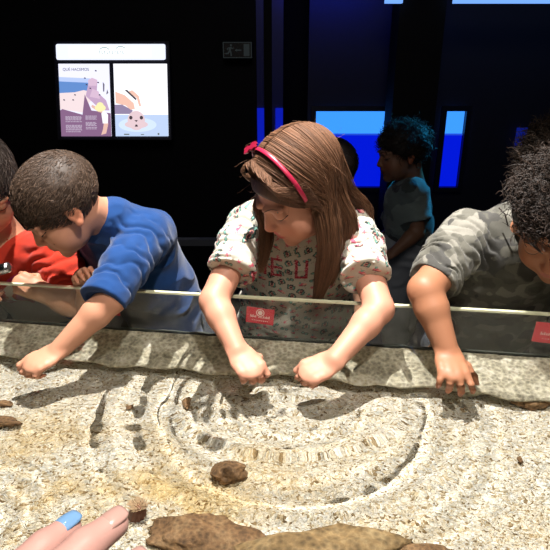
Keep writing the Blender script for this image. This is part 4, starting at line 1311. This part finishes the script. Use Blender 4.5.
    for rw in (rows(.10, .42, [.27, .255, .24, .225, .20, .15, .135, .12, .10, .085, .06], 3), rows(.50, .72, [.28, .265, .25, .235, .19, .175, .16, .145, .12, .10], 4)): pan('text_column', [poly([(a, b), (c, b), (c, d), (a, d)]) for a, b, c, d in rw], (.62, .52, .66), .8, 7, lp)
    fc = bpy.data.curves.new('heading', 'FONT'); fc.body = 'QUÉ HACEMOS'; fc.size = .021; fc.extrude = .0006
    tmp = bpy.data.objects.new('heading', fc); me = bpy.data.meshes.new_from_object(tmp)
    a, b = lu(.09, .905); Vh = np.array([v.co[:] for v in me.vertices]); Vh = np.stack([Vh[:, 0]+a, YW-.0115-Vh[:, 2], Vh[:, 1]+b], 1)
    fb = TB(); fb.add(Vh, [list(p.vertices) for p in me.polygons]); fb.build('heading', emat('heading_ink', (.05, .06, .16), .5), lp)
    bpy.data.objects.remove(tmp)
    # right panel
    R0, R1 = .515, .995
    rp = pan('right_panel', [rectp(R0, V0-.0, R1, V1)], (.95, .95, 1.0), 1.1)
    def ru(a, b): return q(R0+(R1-R0)*a, V0+(V1-V0)*b)
    def poly2(pts): return [ru(a, b) for a, b in pts]
    pan('water_field', [poly2([(0, 0), (1, 0), (1, .30), (0, .30)])], (.50, .62, .86), .95, 1, rp)
    pan('dark_stone', [poly2([(0, .31), (.30, .31), (.34, .36), (.14, .44), (0, .44)])], (.33, .26, .42), .8, 2, rp)
    pan('drawn_hands', [poly2([(.02, .62), (.20, .57), (.36, .46), (.38, .38), (.30, .37), (.20, .43), (.02, .46)]), poly2([(.26, .62), (.42, .53), (.46, .42), (.50, .42), (.46, .56), (.34, .64)])], (.85, .52, .42), .95, 3, rp)
    pan('drawn_sleeve', [poly2([(.20, .64), (.24, .645), (.42, .52), (.40, .50)])], (.12, .10, .12), .6, 4, rp)
    th = np.linspace(0, 6.283, 30, endpoint=False)
    ripple = [[ru(.42+.36*math.cos(a), .16+.10*math.sin(a)) for a in th]]
    pan('ripple', ripple, (.60, .72, .92), 1, 2, rp)
    head = [[ru(.40+.165*math.cos(a), .22+.135*math.sin(a)+.0*a) for a in th], [ru(.40+.22*math.cos(a), .165+.055*math.sin(a)) for a in th]]
    pan('animal_head', head, (.74, .56, .60), .95, 5, rp)
    eyes = [[ru(cx_+.032*math.cos(a), .26+.026*math.sin(a)) for a in th] for cx_ in (.30, .50)]
    nose = [poly2([(.365, .225), (.435, .225), (.40, .20)]), poly2([(.37, .135), (.43, .135), (.415, .165), (.385, .165)])]
    pan('animal_eyes', eyes+nose, (.10, .07, .09), .6, 6, rp)
    for rw in (rows(.76, .93, [.80, .78, .76, .70, .68, .66, .64, .60], 6), rows(.66, .93, [.56, .54, .50, .48, .44, .42, .40, .36], 9)): pan('text_column', [poly2([(a, b), (c, b), (c, d), (a, d)]) for a, b, c, d in rw], (.72, .74, .86), .9, 6, rp)
    for mk in [poly2([(.16, .02), (.26, .02), (.26, .035), (.16, .035)]), poly2([(.48, .02), (.54, .02), (.54, .03), (.48, .03)]), poly2([(.80, .02), (.83, .02), (.83, .045), (.80, .045)])]: pan('foot_mark', [mk], (.25, .28, .25), .5, 6, rp)
board()

def exit_sign():
    x0, z1 = W2(223, 42); x1, z0 = W2(252, 58)
    root = empty('exit_sign', ((x0+x1)/2, YW, z0)); tag(root, 'unlit exit sign with running figure, arrow and door on the dark wall', 'sign')
    Wd, Hd = x1-x0, z1-z0
    def q(u, v): return (x0+u*Wd, z0+v*Hd)
    MB().prism([q(0, 0), q(1, 0), q(1, 1), q(0, 1)], YW-.02, YW+.121).build('plate', pmat('sign_plate', (.008, .01, .012), .5), root)
    g = emat('faint_sign_print', (.10, .125, .13), .13)
    def put(name, polys):
        mb = MB()
        for p in polys: mb.prism([q(*a) for a in p], YW-.022, YW-.02)
        return mb.build(name, g, root)
    put('frame', [[(0, 0), (1, 0), (1, .05), (0, .05)], [(0, .95), (1, .95), (1, 1), (0, 1)], [(0, 0), (.03, 0), (.03, 1), (0, 1)], [(.97, 0), (1, 0), (1, 1), (.97, 1)]])
    put('door_symbol', [[(.72, .12), (.92, .12), (.92, .88), (.72, .88)]])
    put('arrow', [[(.48, .45), (.64, .45), (.64, .53), (.48, .53)], [(.41, .49), (.49, .39), (.49, .59)]])
    th = np.linspace(0, 6.283, 12, endpoint=False)
    put('running_figure', [[(.28+.035*math.cos(a), .80+.075*math.sin(a)) for a in th], [(.20, .66), (.30, .70), (.27, .42), (.20, .42)],
        [(.21, .68), (.13, .60), (.15, .48), (.18, .52), (.17, .58), (.23, .63)], [(.28, .62), (.33, .55), (.38, .62), (.37, .68), (.33, .62), (.30, .68)],
        [(.20, .44), (.27, .44), (.18, .24), (.08, .24), (.08, .32), (.15, .32)], [(.22, .46), (.29, .42), (.31, .12), (.26, .12), (.25, .34)]])
exit_sign()

def struct(name, mb, mat):
    o = mb.build(name, mat); o['kind'] = 'structure'; return o
def rectmb(px0, py0, px1, py1, Y, d=.03, mb=None):
    mb = mb or MB(); a, b = W2(px0, py1, Y), W2(px1, py0, Y)
    return mb.box((a[0], Y, a[1]), (b[0], Y+d, b[1]))
# near dark wall carrying the board, ending at the doorway
xa = W2(258, 60, YW+.12)[0]
struct('wall_1', MB().box((-3, YW+.121, 0), (xa, YW+.17, 3.2)), M_black)
# blue lit doorway frame
M_bluewall = pmat('blue_lit_paint', (.02, .03, .25), .4, .3)
M_glow = emat('blue_glow', (.005, .02, .85), .42)
dr = empty('door_1', (W2(270, 60)[0], YW+.2, 0)); dr['kind'] = 'structure'
x = [W2(p_, 100, YW+.12)[0] for p_ in (257, 264, 272, 283)]
zt = 2.2
MB().box((x[0], YW+.12, 0), (x[1], YW+.16, zt)).build('door_frame', M_bluewall, dr)
MB().box((x[2], YW+.12, 0), (x[3], YW+.16, zt)).build('door_frame', M_bluewall, dr)
zc = W2(270, 108, YW+.12)[1]
MB().box((x[0], YW+.112, .3), (x[1], YW+.1195, zc)).build('light_strip', M_glow, dr)
MB().box((x[2]+.02, YW+.112, .3), (x[3], YW+.1195, zc)).build('light_strip', M_glow, dr)
MB().box((x[1], YW+.16, 0), (x[2], YW+.20, zt)).build('door_leaf', M_black, dr)
M_hand = pmat('steel_handle', (.25, .3, .45), .3, .5, .8)
a = W2(271, 66, YW+.1); b = W2(274, 88, YW+.1)
# aquarium windows, pillar and blue lit strip
def aquarium(px0, py0, px1, py1, idx, dep=.5, rim=None):
    Y = 3.6
    w = empty('window_%d' % idx, (W2((px0+px1)/2, 0, Y)[0], Y, W2(0, py1, Y)[1])); w['kind'] = 'structure'
    a, b = W2(px0, py1, Y), W2(px1, py0, Y)
    zs = W2(0, py0+(py1-py0)*.31, Y)[1]
    # tank box: back sheet in two lights: bright above the water surface, deep blue below
    mu = emat('cyan_light_above_water', (.04, .28, 1.0), 1.05); md = emat('deep_blue_water', (.0, .012, .95), .62)
    MB().box((a[0], Y+.02, zs), (b[0], Y+.03, b[1])).build('upper_light', mu, w)
    MB().box((a[0], Y+.02, a[1]), (b[0], Y+.03, zs)).build('lower_water', md, w)
    MB().box((a[0], Y+.012, zs-.006), (b[0], Y+.02, zs+.004)).build('water_line', emat('water_line', (.02, .09, .8), .7), w)
    f = MB(); t = .03
    f.box((a[0]-t, Y-.02, a[1]-t), (b[0]+t, Y+.01, a[1])).box((a[0]-t, Y-.02, b[1]), (b[0]+t, Y+.01, b[1]+t)).box((a[0]-t, Y-.02, a[1]), (a[0], Y+.01, b[1])).box((b[0], Y-.02, a[1]), (b[0]+t, Y+.01, b[1]))
    f.build('window_frame', pmat('dark_frame', (.01, .012, .03), .4), w)
    return w
wl = struct('wall_2', MB().box((xa+.3, 3.64, 0), (3, 3.70, 3.2)), pmat('blue_black_paint', (.01, .012, .03), .6))
aquarium(314, 111, 424, 187, 1); aquarium(438, 111, 466, 187, 2)
p0, p1 = W2(396, 60, 3.05)[0], W2(441, 60, 3.05)[0]
struct('wall_3', MB().box((p0, 3.05, 0), (p1, 3.25, 3.2)), M_black)
o = rectmb(515, 128, 528, 148, 3.60, .02).build('glowing_panel', emat('dim_blue_panel', (.01, .03, .6), .22)); tag(o, 'small square blue glowing panel on the dark wall at the right', 'light panel')
# lit strip at the top, over the pillar
for i, (q0, q1) in enumerate(((386, 403), (455, 556))):
    z = W2(0, 3, 3.0)[1]
    o = MB().box((W2(q0, 0, 3.0)[0], 3.0, z), (W2(q1, 0, 3.0)[0] if i == 0 else 2.2, 3.04, z+.06)).build('ceiling_light', emat('pale_blue_tube', (.18, .40, 1.0), .95))
    tag(o, ['short pale blue light strip at the top, left of the dark pillar', 'long pale blue light strip at the top right corner'][i], 'ceiling light', 'blue light strips')
# low barrier in the dark
z0_, z1_ = W2(0, 246, 2.6)[1], W2(0, 240, 2.6)[1]
o = empty('barrier', (-.3, 2.6, 0)); tag(o, 'low dark barrier rail in the dark between the boy in blue and the girl', 'barrier')
gb = pmat('grey_rail', (.10, .11, .13), .5)
MB().box((-1.1, 2.6, z0_), (.1, 2.64, z1_)).build('rail', gb, o)
for xx in (-1.05, -.5, .05): MB().box((xx, 2.605, 0), (xx+.03, 2.635, z0_)).build('post', gb, o)
def area(name, loc, rot, size, e, colr):
    l = bpy.data.lights.new(name, 'AREA'); l.energy = e; l.color = colr; l.size = size; o = bpy.data.objects.new(name, l); COL.objects.link(o); o.location = loc; o.rotation_euler = rot; return o
area('blue_ceiling_glow', (.35, 3.3, 1.9), (math.radians(100), 0, 0), .5, 3, (.02, .05, 1))
